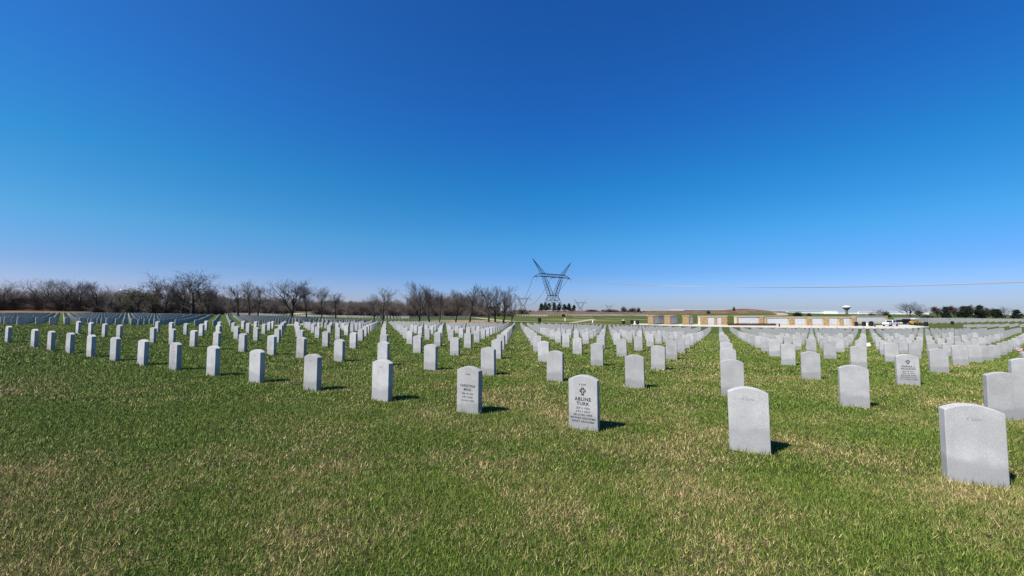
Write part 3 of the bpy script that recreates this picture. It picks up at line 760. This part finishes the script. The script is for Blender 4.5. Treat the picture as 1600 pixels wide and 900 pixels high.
for i, (px, top) in enumerate(((846, 477), (852, 475.5), (858, 476.5), (866, 476), (874, 477), (882, 478), (889, 477), (897, 479))):
    ever(px, top, 488, 340, 9, i % 3, f'small dark conifer in the grove behind the big pylon, {ordn(i + 1)} from the left', 'conifer grove behind the pylon')

# shrubs: round twiggy bushes
def bush(seed, n=420):
    r = np.random.default_rng(seed); T = Tubes()
    for i in range(n):
        a = r.uniform(0, 6.28); el = math.acos(r.uniform(0.05, 1)); d = np.array([math.cos(a)*math.sin(el), math.sin(a)*math.sin(el), math.cos(el)])
        l0 = r.uniform(0, .6); p = d * l0 * np.array([1, 1, 1]); q = d * r.uniform(.75, 1.08) + r.normal(0, .10, 3); q[2] = max(q[2], .02)
        T.seg(p, q, .016, .006, 3)
    return T.arr()
BUSHV = [bush(s) for s in (1, 2, 3)]
BUSH = {}
def shrub(px, ytop, ybase, Y, wpx, lb, m_='twig_dark', group='shrubs on the far fields'):
    x, y = XY(px, Y); t = thing('shrub', lb, 'shrub', (x, y, h(x, y) - .05), 0, group); i = int(px) % 3
    if (i, m_) not in BUSH: BUSH[(i, m_)] = mesh_np('crown', *BUSHV[i], M[m_])
    hh = (ybase - ytop) / F_PX * Y; rw = wpx / 2 / F_PX * Y; t.scale = (rw, rw, hh)
    link('crown', BUSH[(i, m_)], t)
shrub(817, 479, 488, 268, 24, 'wide brown bush left of the big pylon', 'twig_olive')
shrub(1246, 486.5, 494, 215, 16, 'dark rounded shrub behind the long columbarium wall', 'needle')
shrub(1107, 484, 490, 270, 7, 'small dark shrub left of the brown mound', 'twig_dark')
shrub(1264, 488, 493, 218, 9, 'low brown shrub right of the dark rounded shrub', 'twig_dark')
shrub(1147, 483, 490, 285, 5, 'twiggy shrub at the left slope of the brown mound', 'twig_dark')
shrub(1384, 485, 495, 212, 14, 'dark bush behind the white pickup, before the sheds', 'needle')
shrub(1362, 489, 496, 212, 12, 'low twiggy bush left of the white pickup', 'twig_dark')
shrub(975, 478, 487, 330, 12, 'pale twiggy bush on the brown field right of the small pylons', 'twig')
shrub(989, 480, 487.5, 325, 16, 'brown thicket on the field, left of the long white shed', 'twig_dark')
shrub(998, 480, 488, 322, 7, 'dark upright bush at the left end of the white shed', 'needle')
shrub(955, 483, 487.5, 325, 30, 'low brown thicket under the farther small pylon', 'twig_dark')
shrub(925, 484, 487.5, 330, 26, 'low brown thicket right of the conifer grove', 'twig_dark')
shrub(1449, 491, 496.5, 205, 22, 'low dark bush between the lone tree and the right-hand row', 'twig_dark')

# ------------------------------------------------------------------ the far woods: one mass
WV, WF = [], []; wn = 0
LOW = [bare_tree(50 + i, 10.0, .20, dict(first=.2, lens=.62, ang=(.35, .8), kids=(7, 5, 4), levels=3, up=.7)) for i in range(5)]
LOWM = []
for (tv, tf), (cv, cf) in LOW: LOWM.append((np.concatenate([tv, cv]), [tf, cf + len(tv)]))
# thicken the finest twigs are kept as they are; all quads
def wood_tree(x, y, ht, sx):
    global wn
    v, fs = LOWM[random.randrange(5)]; a = random.uniform(0, 6.28); c_, s_ = math.cos(a), math.sin(a); s = ht / 10
    q = np.c_[(v[:, 0]*c_ - v[:, 1]*s_) * s * sx, (v[:, 0]*s_ + v[:, 1]*c_) * s * sx, v[:, 2] * s] + np.array([x, y, 0])
    WV.append((q, x, y)); WF.extend([f + wn for f in fs]); wn += len(q)
def woods(px0, px1, Y0, Y1, n, h0, h1, sx=1.2):
    for _ in range(n):
        Y = random.uniform(Y0, Y1); x, y = XY(random.uniform(px0, px1), Y); wood_tree(x, y, random.uniform(h0, h1), sx)
woods(-140, 165, 160, 205, 220, 7.0, 10.8)
woods(160, 350, 148, 190, 130, 7.0, 10.5)
woods(330, 440, 190, 270, 110, 6.0, 9)
woods(330, 600, 290, 440, 330, 6, 9.5)
woods(505, 660, 195, 260, 150, 6.0, 9.0)
woods(640, 752, 190, 235, 140, 7.5, 12.5)
woods(745, 796, 200, 235, 16, 5, 8)
woods(560, 680, 250, 330, 90, 7, 10)
zs = H([q[1] for q in WV], [q[2] for q in WV])
WVV = np.concatenate([q[0] + np.array([0, 0, z]) for q, z in zip(WV, zs)])
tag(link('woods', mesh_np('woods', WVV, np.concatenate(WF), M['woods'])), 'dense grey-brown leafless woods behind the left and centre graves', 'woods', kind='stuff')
# undergrowth along the wood edge
BV, BF = [], []; bn = 0
def brush(px0, px1, Y0, Y1, n, hh):
    global bn
    for _ in range(n):
        Y = random.uniform(Y0, Y1); x, y = XY(random.uniform(px0, px1), Y); v, f = BUSHV[random.randrange(3)]
        k = hh * random.uniform(.5, 1.2); BV.append((v * np.array([k * 1.1, k * 1.1, k]) + np.array([x, y, 0]), x, y)); BF.append(f + bn); bn += len(v)
brush(-140, 165, 158, 180, 120, 5.0); brush(150, 345, 145, 170, 90, 3.6); brush(330, 450, 188, 225, 80, 4.0); brush(500, 660, 186, 225, 110, 4.2)
brush(640, 755, 186, 215, 75, 4.4); brush(750, 800, 190, 220, 22, 2.6); brush(340, 600, 290, 380, 160, 6); brush(735, 1010, 315, 345, 45, 1.4)
zs = H([q[1] for q in BV], [q[2] for q in BV])
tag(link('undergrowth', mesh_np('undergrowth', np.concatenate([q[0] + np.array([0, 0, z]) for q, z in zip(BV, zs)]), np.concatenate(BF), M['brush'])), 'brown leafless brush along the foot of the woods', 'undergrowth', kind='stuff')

# ------------------------------------------------------------------ columbarium walls
WH = 2.55
def niche_wall(px, Y, length, ang, segs, lb, th=1.5):
    """wall running along +x of its own frame; segs = [(kind, x0, x1)] on its near face (local -y)"""
    x, y = XY(px, Y); z = min(h(x, y), h(x + length * math.cos(ang), y + length * math.sin(ang)))
    t = thing('columbarium_wall', lb, 'columbarium wall', (x, y, z), ang, 'stone-clad columbarium walls round the plaza')
    MB().box(0, length, .12, th, -.8, WH).build('wall', M['cap'], t)
    MB().box(-.12, length + .12, -.1, th + .1, WH, WH + .18).build('cap', M['cap'], t, bevel=.02)
    for kind, a, b in segs:
        if kind == 'p': MB().box(a, b, -.06, .12, -.8, WH).box(a, b, th, th + .06, -.8, WH).build('pier', M['clad'], t)
        else:
            MB().box(a, b, .02, .12, .55, WH - .32).build('niche_panel', M['niche'], t)
            MB().box(a, b, -.02, .12, -.8, .52).build('plinth', M['cap'], t)
    return t
def endclad(t, L, th=1.5):
    MB().box(-.06, 0, -.06, th + .06, -.8, WH).build('end_cladding', M['clad'], t)
s_ = 118 / F_PX
# left cluster: walls running back to the right at 45 degrees, stone-clad end towards us
def diag(px0, px1, px2, Y, lb):
    x, y = XY(px1, Y); wd = (px1 - px0) * s_ * .98
    a = R(44); u = (px2 - 800) / F_PX
    L = (u * y - x) / (math.cos(a) - u * math.sin(a))
    z = h(x, y)
    t = thing('columbarium_wall', lb, 'columbarium wall', (x, y, z), 0, 'stone-clad columbarium walls round the plaza')
    d = Vector((math.cos(a), math.sin(a), 0)); nn = Vector((-wd, 0, 0))
    def par(name, o0, l0, l1, w0, w1, z0, z1, m_):
        p = [d * l0 + nn * w0, d * l1 + nn * w0, d * l1 + nn * w1, d * l0 + nn * w1]
        v = [(q.x, q.y, z0) for q in p] + [(q.x, q.y, z1) for q in p]
        return MB().add(v, [(0,3,2,1),(4,5,6,7),(0,1,5,4),(1,2,6,5),(2,3,7,6),(3,0,4,7)]).build(name, m_, t)
    par('wall', 0, .4, L, 0, 1, -.8, WH, M['cap']); par('pier', 0, 0, .39, -.02, 1.02, -.8, WH, M['clad'])
    par('niche_panel', 0, .8, L - .5, -.06, -.01, .35, WH - .3, M['niche'])
    par('cap', 0, -.1, L + .1, -.08, 1.08, WH, WH + .18, M['cap'])
diag(1012, 1020.5, 1037, 118, 'leftmost columbarium wall, tan stone end and long shaded niche side')
diag(1037.5, 1047, 1058, 119, 'second columbarium wall from the left, tan end with shaded side')
diag(1066, 1076, 1082, 118, 'narrow columbarium wall with tan end, third from the left')
L1 = (1136 - 1094) * s_
niche_wall(1094, 118, L1, 0, [('p', 0, 2.1), ('n', 2.3, 4.1), ('p', 4.2, 4.9), ('n', 5.0, 6.2), ('p', 6.3, L1)], 'short columbarium wall with two white niche panels between stone piers')
L2 = (1192.5 - 1151) * s_
niche_wall(1151, 118.5, L2, -R(1), [('p', 0, .35), ('n', .5, 6.4), ('p', 6.6, L2)], 'columbarium wall with one long white panel behind the brown planting bed')
L3 = (1334 - 1196) * s_
def sp(p): return (p - 1196) * s_
niche_wall(1196, 118, L3, -R(1), [('p', 0, .3), ('n', .5, sp(1230)), ('p', sp(1232), sp(1240)), ('n', sp(1240.7), sp(1257)), ('p', sp(1259), sp(1267)), ('n', sp(1268), sp(1283)), ('p', sp(1285), sp(1293)), ('n', sp(1294), sp(1306)), ('p', sp(1309), sp(1315)), ('n', sp(1316), sp(1325)), ('p', sp(1328), L3)], 'longest columbarium wall with five white panels between stone piers')
niche_wall(1336, 142, 11.5, 0, [('p', 0, .4), ('n', .8, 10.6), ('p', 10.9, 11.5)], 'columbarium wall standing farther back, left of the white pickup')

# planting bed in front of the left long wall
r_ = np.random.default_rng(5); T = Tubes()
for i in range(2600):
    px = r_.uniform(1137, 1212); Y = r_.uniform(113.6, 116.2); x, y = XY(px, Y); a = r_.normal(0, .35, 2); l = r_.uniform(.25, .75)
    p = np.array([x, y, 0.]); T.seg(p, p + np.array([a[0]*l, a[1]*l, l]), .03, .01, 3)
v, f = T.arr(); z0 = H(v[:, 0], v[:, 1]); v[:, 2] += z0
tag(link('planting_bed', mesh_np('planting_bed', v, f, M['bed'])), 'low reddish-brown dormant shrubs before the long-panelled wall', 'planting bed', kind='stuff')

# ------------------------------------------------------------------ power line towers
def lattice_tower():
    legs = MB(); U = 1.0
    def q(u, v, z): return Vector((u, v, z))
    B = [(-1, -1), (1, -1), (1, 1), (-1, 1)]; zb, zw = 0, 13.0; wb, wu, wv = 6.8, 4.2, 1.6
    def lv(z):
        s = (z - zb) / (zw - zb); return wb + (wu - wb) * s, wb + (wv - wb) * s
    levels = [0, 5.2, 9.6, 13.0]
    for (a, b) in B:
        for z0, z1 in zip(levels[:-1], levels[1:]):
            u0, v0 = lv(z0); u1, v1 = lv(z1); legs.bar(q(a*u0, b*v0, z0), q(a*u1, b*v1, z1), .24)
    for z0, z1 in zip(levels[:-1], levels[1:]):
        u0, v0 = lv(z0); u1, v1 = lv(z1)
        for i in range(4):
            a, b = B[i]; c, d = B[(i+1) % 4]
            m_ = q((a+c)/2*u1, (b+d)/2*v1, z1)
            legs.bar(q(a*u0, b*v0, z0), m_, .12).bar(q(c*u0, d*v0, z0), m_, .12).bar(q(a*u1, b*v1, z1), q(c*u1, d*v1, z1), .13)
            mm = q((a*u0+(a+c)/2*u1)/2, (b*v0+(b+d)/2*v1)/2, (z0+z1)/2); legs.bar(mm, q(a*(u0+u1)/2, b*(v0+v1)/2, (z0+z1)/2), .09)
            mm = q((c*u0+(a+c)/2*u1)/2, (d*v0+(b+d)/2*v1)/2, (z0+z1)/2); legs.bar(mm, q(c*(u0+u1)/2, d*(v0+v1)/2, (z0+z1)/2), .09)
    legs.bar(q(0, 0, 0), q(0, 0, 13), .14)
    fork = MB(); zt = 28.0
    for s in (-1, 1):
        for v in (-1, 1):
            o0, o1 = q(s*4.2, v*1.6, 13), q(s*10.8, v*1.1, zt); i0, i1 = q(s*.6, v*1.6, 13.6), q(s*8.6, v*1.1, zt)
            fork.bar(o0, o1, .2).bar(i0, i1, .2)
            n = 7
            for k in range(n):
                a = o0.lerp(o1, k/n); b = i0.lerp(i1, (k+.5)/n); c = o0.lerp(o1, (k+1)/n); fork.bar(a, b, .085).bar(b, c, .085)
        for k in range(6):
            f_ = k / 6
            for e0, e1 in ((q(s*4.2, 1.6, 13), q(s*10.8, 1.1, zt)), (q(s*.6, 1.6, 13.6), q(s*8.6, 1.1, zt))):
                a = e0.lerp(e1, f_); b = e0.lerp(e1, f_ + 1/6); fork.bar(a, Vector((b.x, -b.y, b.z)), .08)
        fork.bar(q(s*4.2, -1.6, 13), q(s*.6, -1.6, 13.6), .14).bar(q(s*4.2, 1.6, 13), q(s*.6, 1.6, 13.6), .14)
    beam = MB(); xs = np.linspace(-13.5, 13.5, 15)
    for v in (-1.1, 1.1):
        for z in (zt, zt + 2.2): beam.bar(q(-13.5, v, z), q(13.5, v, z), .2)
        for k in range(14):
            za, zb_ = (zt, zt+2.2) if k % 2 == 0 else (zt+2.2, zt); beam.bar(q(xs[k], v, za), q(xs[k+1], v, zb_), .12)
        for s in (-1, 1): beam.bar(q(s*13.5, v, zt), q(s*19.5, 0, zt-.2), .17).bar(q(s*13.5, v, zt+2.2), q(s*19.5, 0, zt-.2), .15)
    for k in range(15):
        for z in (zt, zt+2.2): beam.bar(q(xs[k], -1.1, z), q(xs[k], 1.1, z), .1)
    pk = []
    for s in (-1, 1):
        m_ = MB(); tip = q(s*21.5, 0, 41.5); base = [q(s*8.6, -1.1, zt+2.2), q(s*8.6, 1.1, zt+2.2), q(s*12.2, 1.1, zt+2.2), q(s*12.2, -1.1, zt+2.2)]
        for b in base: m_.bar(b, tip, .14)
        n = 8
        for i in range(4):
            for k in range(n): m_.bar(base[i].lerp(tip, k/n), base[(i+1) % 4].lerp(tip, (k+1)/n), .07)
        pk.append(m_)
    def ins(u):
        m_ = MB(); a = q(u, 0, zt - .2)
        for s in (-1, 1):
            d = Vector((0, s*2.2, -.9)) if True else None
            for k in range(10):
                p0 = a + d*(k/10); p1 = a + d*((k+1)/10); m_.bar(p0, p1, .22 if k % 2 else .1, 6)
        return m_
    jump = []
    for u in (-19, 0, 19):
        pts = [q(u, 2.3*math.cos(t), zt - 1.1 - 2.8*math.sin(t)) for t in np.linspace(0, math.pi, 9)]
        jump.append(MB().path(pts, .08, 4))
    return legs, fork, beam, pk, [ins(u) for u in (-19, 0, 19)], jump
TW = lattice_tower()
def tower(x, y, z, rz, lb, sc=1.0):
    t = thing('transmission_tower', lb, 'pylon', (x, y, z), rz, 'steel lattice power line towers')
    if not TOW:
        TOW.append((('body', TW[0].build('body', M['steel'], t)), ('fork', TW[1].build('fork', M['steel'], t)), ('cross_beam', TW[2].build('cross_beam', M['steel'], t)),
          ('peak', TW[3][0].build('peak', M['steel'], t)), ('peak', TW[3][1].build('peak', M['steel'], t)), *[('insulator', i.build('insulator', M['insul'], t)) for i in TW[4]], *[('jumper_wire', j.build('jumper_wire', M['wire'], t)) for j in TW[5]]))
    else:
        for nm, o in TOW[0]: link(nm, o.data, t)
    t.scale = (sc,)*3
    return t
TOW = []
tp = P(864, 487.3, 318); tz = h(tp[0], tp[1])
CA = R(38)
tower(tp[0], tp[1], tz - .3, CA, 'large steel lattice pylon with two raised horns, centre of the horizon')
t2 = (XY(817, 880)[0], 880); tower(t2[0], t2[1], P(817, 487, 880)[2], R(8), 'smaller hazy pylon left of the large one, above a brown bush')
t3 = XY(907, 1200); tower(t3[0], t3[1], P(907, 488, 1200)[2], R(0), 'faint distant pylon right of the conifer grove')
t4 = XY(952, 2000); tower(t4[0], t4[1], P(952, 487.5, 2000)[2], R(5), 'smallest faintest pylon, farthest right on the horizon')
def wire(a, b, sag, r=.11, n=48):
    a = np.array(a); b = np.array(b); T = Tubes(); ps = [a + (b-a)*t - np.array([0, 0, 4*sag*t*(1-t)]) for t in np.linspace(0, 1, n)]
    for p, q in zip(ps[:-1], ps[1:]): T.seg(p, q, r, r, 4)
    return T.arr()
def loc(u, v, zz): return np.array([tp[0] + u*math.cos(CA) - v*math.sin(CA), tp[1] + u*math.sin(CA) + v*math.cos(CA), tz - .3 + zz])
ROLE = {-19: 'nearest', 0: 'middle', 19: 'farthest'}
LD = np.array([.68, -.733])
for u in (-19, 0, 19):
    a = loc(u, -2.3, 26.6); b = np.array([a[0] + LD[0]*420, a[1] + LD[1]*420, 24.5])
    tag(link('power_line', mesh_np('power_line', *wire(a, b, 13.8 - u * .035, .10, 80), M['wire'])), f'{ROLE[u]} thick conductor sagging from the large pylon to the right', 'power line', 'power lines to the right of the pylon')
    a = loc(u, 2.3, 26.6); b = np.array([t2[0] + u, t2[1], P(817, 487, 880)[2] + 26.8])
    tag(link('power_line', mesh_np('power_line', *wire(a, b, 17, .16, 60), M['wire'])), f'{["left", "middle", "right"][(-19, 0, 19).index(u)]} thin conductor running from the large pylon back to the hazy one', 'power line', 'power lines behind the pylon')

# ------------------------------------------------------------------ far sheds and the water tower
def shed(px0, px1, ytop, Y, hh, lb):
    x0, _ = XY(px0, Y); x1, _ = XY(px1, Y); zt = P(px0, ytop, Y)[2]
    t = thing('warehouse', lb, 'warehouse', ((x0+x1)/2, Y, zt - hh), 0, 'long white sheds on the horizon')
    L = (x1-x0)/2
    MB().box(-L, L, 0, 60, 0, hh - .6).build('wall', M['metalwall'], t)
    MB().box(-L-.4, L+.4, -.5, 60.5, hh - .6, hh).build('roof', M['metalwall'], t)
    for k in range(max(2, int(L / 20))):
        x = -L + 8 + k * (2*L - 16) / max(1, int(L/20) - 1); MB().box(x-2, x+2, -.12, .0, 0, 4.5).build('dock_door', M['greyroof'], t)
shed(1004, 1066, 484.6, 700, 9, 'long low white shed at the left end of the horizon sheds')
shed(1068, 1143, 483.8, 740, 10, 'white shed ending behind the brown mound')
shed(1203, 1229, 485.6, 700, 9, 'short white shed just right of the brown mound')
shed(1231, 1306, 486.0, 730, 9, 'white shed left of the water tower')
shed(1309, 1340, 486.4, 700, 9, 'white shed behind the water tower foot')
shed(1342, 1452, 486.6, 720, 9, 'white shed behind the lone round-crowned tree')
shed(1594, 1625, 489.5, 560, 8, 'white shed at the right edge of the photo')
x, y = XY(1323, 640); zb_ = P(1323, 491, 640)[2]
t = thing('water_tower', 'white-topped water tower on a slim stem above the sheds', 'water tower', (x, y, zb_))
sc_ = 640 / F_PX
MB().lathe([(2.2, -2), (1.8, 3), (1.7, 5.6*sc_), (2.4, 6.4*sc_)], 20).build('stem', M['tower_grey'], t, smooth=True)
MB().lathe([(2.4, 6.4*sc_), (3.0*sc_, 7.8*sc_), (5.0*sc_, 10.0*sc_), (5.2*sc_, 10.8*sc_)], 28).build('tank_underside', M['tower_grey'], t, smooth=True)
MB().lathe([(5.2*sc_, 10.8*sc_), (5.0*sc_, 11.6*sc_), (4.2*sc_, 12.4*sc_), (2.6*sc_, 13.0*sc_), (.2, 13.2*sc_)], 28).build('tank_dome', M['tower_white'], t, smooth=True)
MB().lathe([(5.3*sc_, 10.7*sc_), (5.45*sc_, 10.75*sc_), (5.45*sc_, 10.95*sc_), (5.3*sc_, 11.0*sc_)], 28).build('catwalk', M['tower_grey'], t)
x, y = XY(772, 330)
t = thing('farm_shed', 'small dark shed behind the loose group of bare trees', 'shed', (x, y, h(x, y)))
MB().box(-5, 5, 0, 6, -.5, 3).build('wall', M['wood'], t); MB().prism([(-5.4, 3), (5.4, 3), (5.0, 4.1), (-5.0, 4.1)], -.4, 6.4).build('roof', M['tyre'], t)

# ------------------------------------------------------------------ vehicles
def wheel(parent, x, y, r=.39, wd=.26):
    Mx = Matrix.Translation((x, y, r))
    w_ = MB().lathe([(r*.62, -wd/2), (r*.95, -wd/2), (r, -wd/2+.04), (r, wd/2-.04), (r*.95, wd/2), (r*.62, wd/2)], 22, Mx, 'y').build('wheel', M['tyre'], parent, smooth=False)
    MB().lathe([(.05, -wd/2-.012), (r*.6, -wd/2-.004), (r*.6, wd/2+.004), (.05, wd/2+.012)], 18, Mx, 'y').build('rim', M['chrome'], w_)
def pickup():
    px, Y = 1390.5, 119; x, y = XY(px, Y)
    t = thing('pickup_truck', 'white pickup truck parked on the paved road, tailgate towards the graves', 'pickup truck', (x, y, h(x, y) + .07), R(26))
    # forward = +x
    side = [(-2.85, .55), (-2.3, .50), (-2.25, .75), (-2.05, .92), (-1.65, .92), (-1.45, .75), (-1.40, .48), (1.25, .48), (1.3, .75), (1.5, .92), (1.9, .92), (2.1, .75), (2.15, .5), (2.85, .52), (2.9, .95), (2.75, 1.12), (1.45, 1.2), (-2.85, 1.16)]
    MB().prism(side, -.96, .96).build('body', M['whitecar'], t, bevel=.03)
    MB().prism([(-.75, 1.19), (1.35, 1.2), (.72, 1.83), (.5, 1.88), (-.4, 1.88), (-.62, 1.83)], -.84, .84).build('cab', M['whitecar'], t, bevel=.04)
    MB().prism([(-.55, 1.24), (.2, 1.24), (.2, 1.76), (-.45, 1.76)], -.855, -.842).build('side_window', M['glass'], t)
    MB().prism([(.28, 1.24), (1.12, 1.24), (.66, 1.76), (.28, 1.76)], -.855, -.842).build('side_window', M['glass'], t)
    MB().prism([(-.55, 1.24), (1.12, 1.24), (.66, 1.76), (-.45, 1.76)], .842, .855).build('side_window', M['glass'], t)
    MB().add([(-.775, -.7, 1.26), (-.775, .7, 1.26), (-.655, .66, 1.77), (-.655, -.66, 1.77)], [(0, 1, 2, 3)]).build('rear_window', M['glass'], t)
    MB().box(-2.7, -.85, -.8, .8, 1.17, 1.185).build('bed_liner', M['black'], t)
    MB().box(-2.895, -2.855, -.78, .78, .66, 1.14).build('tailgate', M['whitecar'], t, bevel=.01)
    MB().box(-3.02, -2.86, -.92, .92, .46, .62).build('rear_bumper', M['chrome'], t, bevel=.02)
    MB().box(2.88, 3.02, -.92, .92, .42, .66).build('front_bumper', M['chrome'], t, bevel=.02)
    for s in (-1, 1):
        MB().box(-2.90, -2.80, s*.87-.085, s*.87+.085, .72, 1.12).build('tail_light', M['redlight'], t)
        MB().box(2.80, 2.93, s*.78-.14, s*.78+.14, .80, 1.0).build('headlight', M['glass'], t)
        MB().box(1.0, 1.15, s*1.06-.1, s*1.06+.1, 1.2, 1.4).build('mirror', M['black'], t, bevel=.02)
    for wx in (-1.85, 1.7):
        for s in (-1, 1): wheel(t, wx, s*.86)
pickup()
def tractor():
    x, y = XY(1430, 128); t = thing('tractor', 'yellow tractor with a white canopy in front of far graves', 'tractor', (x, y, h(x, y) + .07), R(8)); t.scale = (.92,)*3
    MB().prism([(-1.6, .55), (1.7, .55), (1.8, .8), (1.7, 1.15), (.5, 1.3), (.4, 1.0), (-.5, .95), (-.7, 1.25), (-1.6, 1.25)], -.45, .45).build('body', M['yellow'], t, bevel=.04)
    MB().box(-.55, -.1, -.28, .28, .95, 1.12).box(-.62, -.5, -.28, .28, 1.1, 1.6).build('seat', M['black'], t, bevel=.03)
    m_ = MB()
    for sx in (-.85, .55):
        for s in (-1, 1): m_.bar((sx, s*.55, 1.2), (sx*.9, s*.55, 2.15), .04)
    m_.build('canopy_post', M['black'], t); MB().prism([(-1.1, 2.15), (.9, 2.15), (.85, 2.27), (-1.05, 2.27)], -.75, .75).build('canopy', M['white'], t, bevel=.02)
    for s in (-1, 1): MB().prism([(-1.6, .95), (-1.5, 1.25), (-1.1, 1.38), (-.6, 1.25), (-.5, .95)], s*.68-.18, s*.68+.18).build('fender', M['yellow'], t, bevel=.02)
    MB().prism([(1.75, .2), (2.5, .12), (2.6, .7), (2.4, .3), (1.95, .4)], -.9, .9).build('loader_bucket', M['black'], t)
    for s in (-1, 1): MB().bar((.3, s*.6, 1.0), (1.9, s*.6, .6), .07).build('loader_arm', M['yellow'], t)
    for s in (-1, 1): wheel(t, -1.05, s*.68, .6, .34); wheel(t, 1.15, s*.6, .42, .26)
tractor()
def trailer():
    x, y = XY(1414, 133); t = thing('utility_truck', 'black utility truck with a flat bed behind the white pickup', 'truck', (x, y, h(x, y) + .07), R(12)); t.scale = (1.0,)*3
    MB().prism([(-.2, .55), (2.1, .55), (2.15, 1.1), (1.3, 1.2), (.95, 1.8), (-.15, 1.85)], -.85, .85).build('cab', M['black'], t, bevel=.04)
    MB().prism([(.1, 1.22), (1.2, 1.22), (.85, 1.7), (.1, 1.72)], -.87, -.855).build('side_window', M['glass'], t)
    MB().box(-2.6, -.25, -.95, .95, .75, .85).box(-2.6, -.25, -.95, -.9, .85, 1.5).box(-2.6, -.25, .9, .95, .85, 1.5).box(-2.6, -2.55, -.95, .95, .85, 1.5).build('cargo_bed', M['black'], t)
    MB().box(-2.68, -2.6, -.9, .9, .5, .66).build('rear_bumper', M['white'], t)
    for wx in (-1.7, 1.35):
        for s in (-1, 1): wheel(t, wx, s*.8, .36, .24)
trailer()

# ------------------------------------------------------------------ bins, posts and small things
def bin_(px, Y, lb, sc=1.0, top='black'):
    x, y = XY(px, Y); t = thing('waste_bin', lb, 'bin', (x, y, h(x, y) + .05), 0, 'dark bins by the paths'); t.scale = (sc,)*3
    MB().lathe([(.36, 0), (.40, .04), (.44, .95), (.46, 1.0)], 18).build('bin_body', M['black'], t)
    MB().lathe([(.47, 1.0), (.47, 1.06), (.36, 1.2), (.14, 1.28), (.02, 1.28)], 18).build('lid', M[top], t)
bin_(1337, 116, 'wide dark bin at the right end of the longest wall', 1.0)
bin_(1349, 117, 'dark bin left of the short white post by the pickup', 1.05)
bin_(1360.5, 116, 'dark bin right of the short white post by the pickup', 1.15)
bin_(1446, 108, 'black bin at the right end of the paved road', 1.0)
bin_(974, 112, 'dark bin with a pale yellow lid left of the walls', .95, 'bin_yellow')
bin_(987, 112, 'dark bin left of the white post near the leftmost wall', .95)
bin_(996, 112, 'dark bin between the white post and the leftmost wall', .95)
bin_(843, 111, 'dark bin on the path below the large pylon', 1.0)
bin_(879, 190, 'left one of two small dark bins on the far lawn', 1.0)
bin_(881.5, 190, 'right one of two small dark bins on the far lawn', 1.0)
bin_(1487, 128, 'dark brown bin at the foot of the far right graves', .85)
def post(px, Y, hh, lb, m_='white'):
    x, y = XY(px, Y); t = thing('post', lb, 'post', (x, y, h(x, y)), 0, 'short posts by the paths')
    MB().lathe([(.16, -.1), (.16, hh-.1), (.13, hh-.03), (.04, hh)], 12).build('shaft', M[m_], t); MB().lathe([(.2, 0), (.2, .08), (.165, .1)], 12).build('base', M['concrete'], t)
post(1354, 116, 1.0, 'short white post between two dark bins by the pickup')
post(991.5, 112, .95, 'short white post between two dark bins near the leftmost wall')
post(926, 112, .8, 'pale post at the end of the branch path')
post(883, 128, 1.0, 'pale post on the lawn right of the large pylon')
post(1217, 100, .95, 'grey post in front of the longest wall', 'steel')
post(1366, 100, .95, 'grey post in front of the white pickup', 'steel')

# white sheet standing in the grass aisle and a small striped flag by a stone
x, y = XY(1355, 24); z = h(x, y)
t = thing('grave_sign', 'small tilted white board in the grass aisle among the right-hand graves', 'sign', (x, y, z), -.35)
Mt = Matrix.Rotation(R(-9), 4, 'Y')
MB().box(-.11, .11, -.008, .008, .08, .29, Mt).build('board', M['white'], t); MB().bar((-.07, .02, -.05), (-.085, .02, .26), .006).bar((.06, .02, -.05), (.045, .02, .26), .006).build('stake', M['steel'], t)
x, y = XY(1578, 19.6); z = h(x, y)
t = thing('grave_flag', 'small red and white striped flag beside a headstone at the right', 'flag', (x, y, z), -.2)
MB().bar((0, 0, -.05), (.05, 0, .52), .005, 6).build('flagstick', M['wood'], t)
fl_r, fl_w = MB(), MB()
for i in range(7):
    z0 = .27 + i * .03; (fl_r if i % 2 == 0 else fl_w).box(.05, .30 if i < 4 else .30, -.003, .003, z0, z0 + .029, Matrix.Rotation(R(18), 4, 'Y'))
fl_r.build('red_stripes', M['flag_red'], t); fl_w.build('white_stripes', M['white'], t)
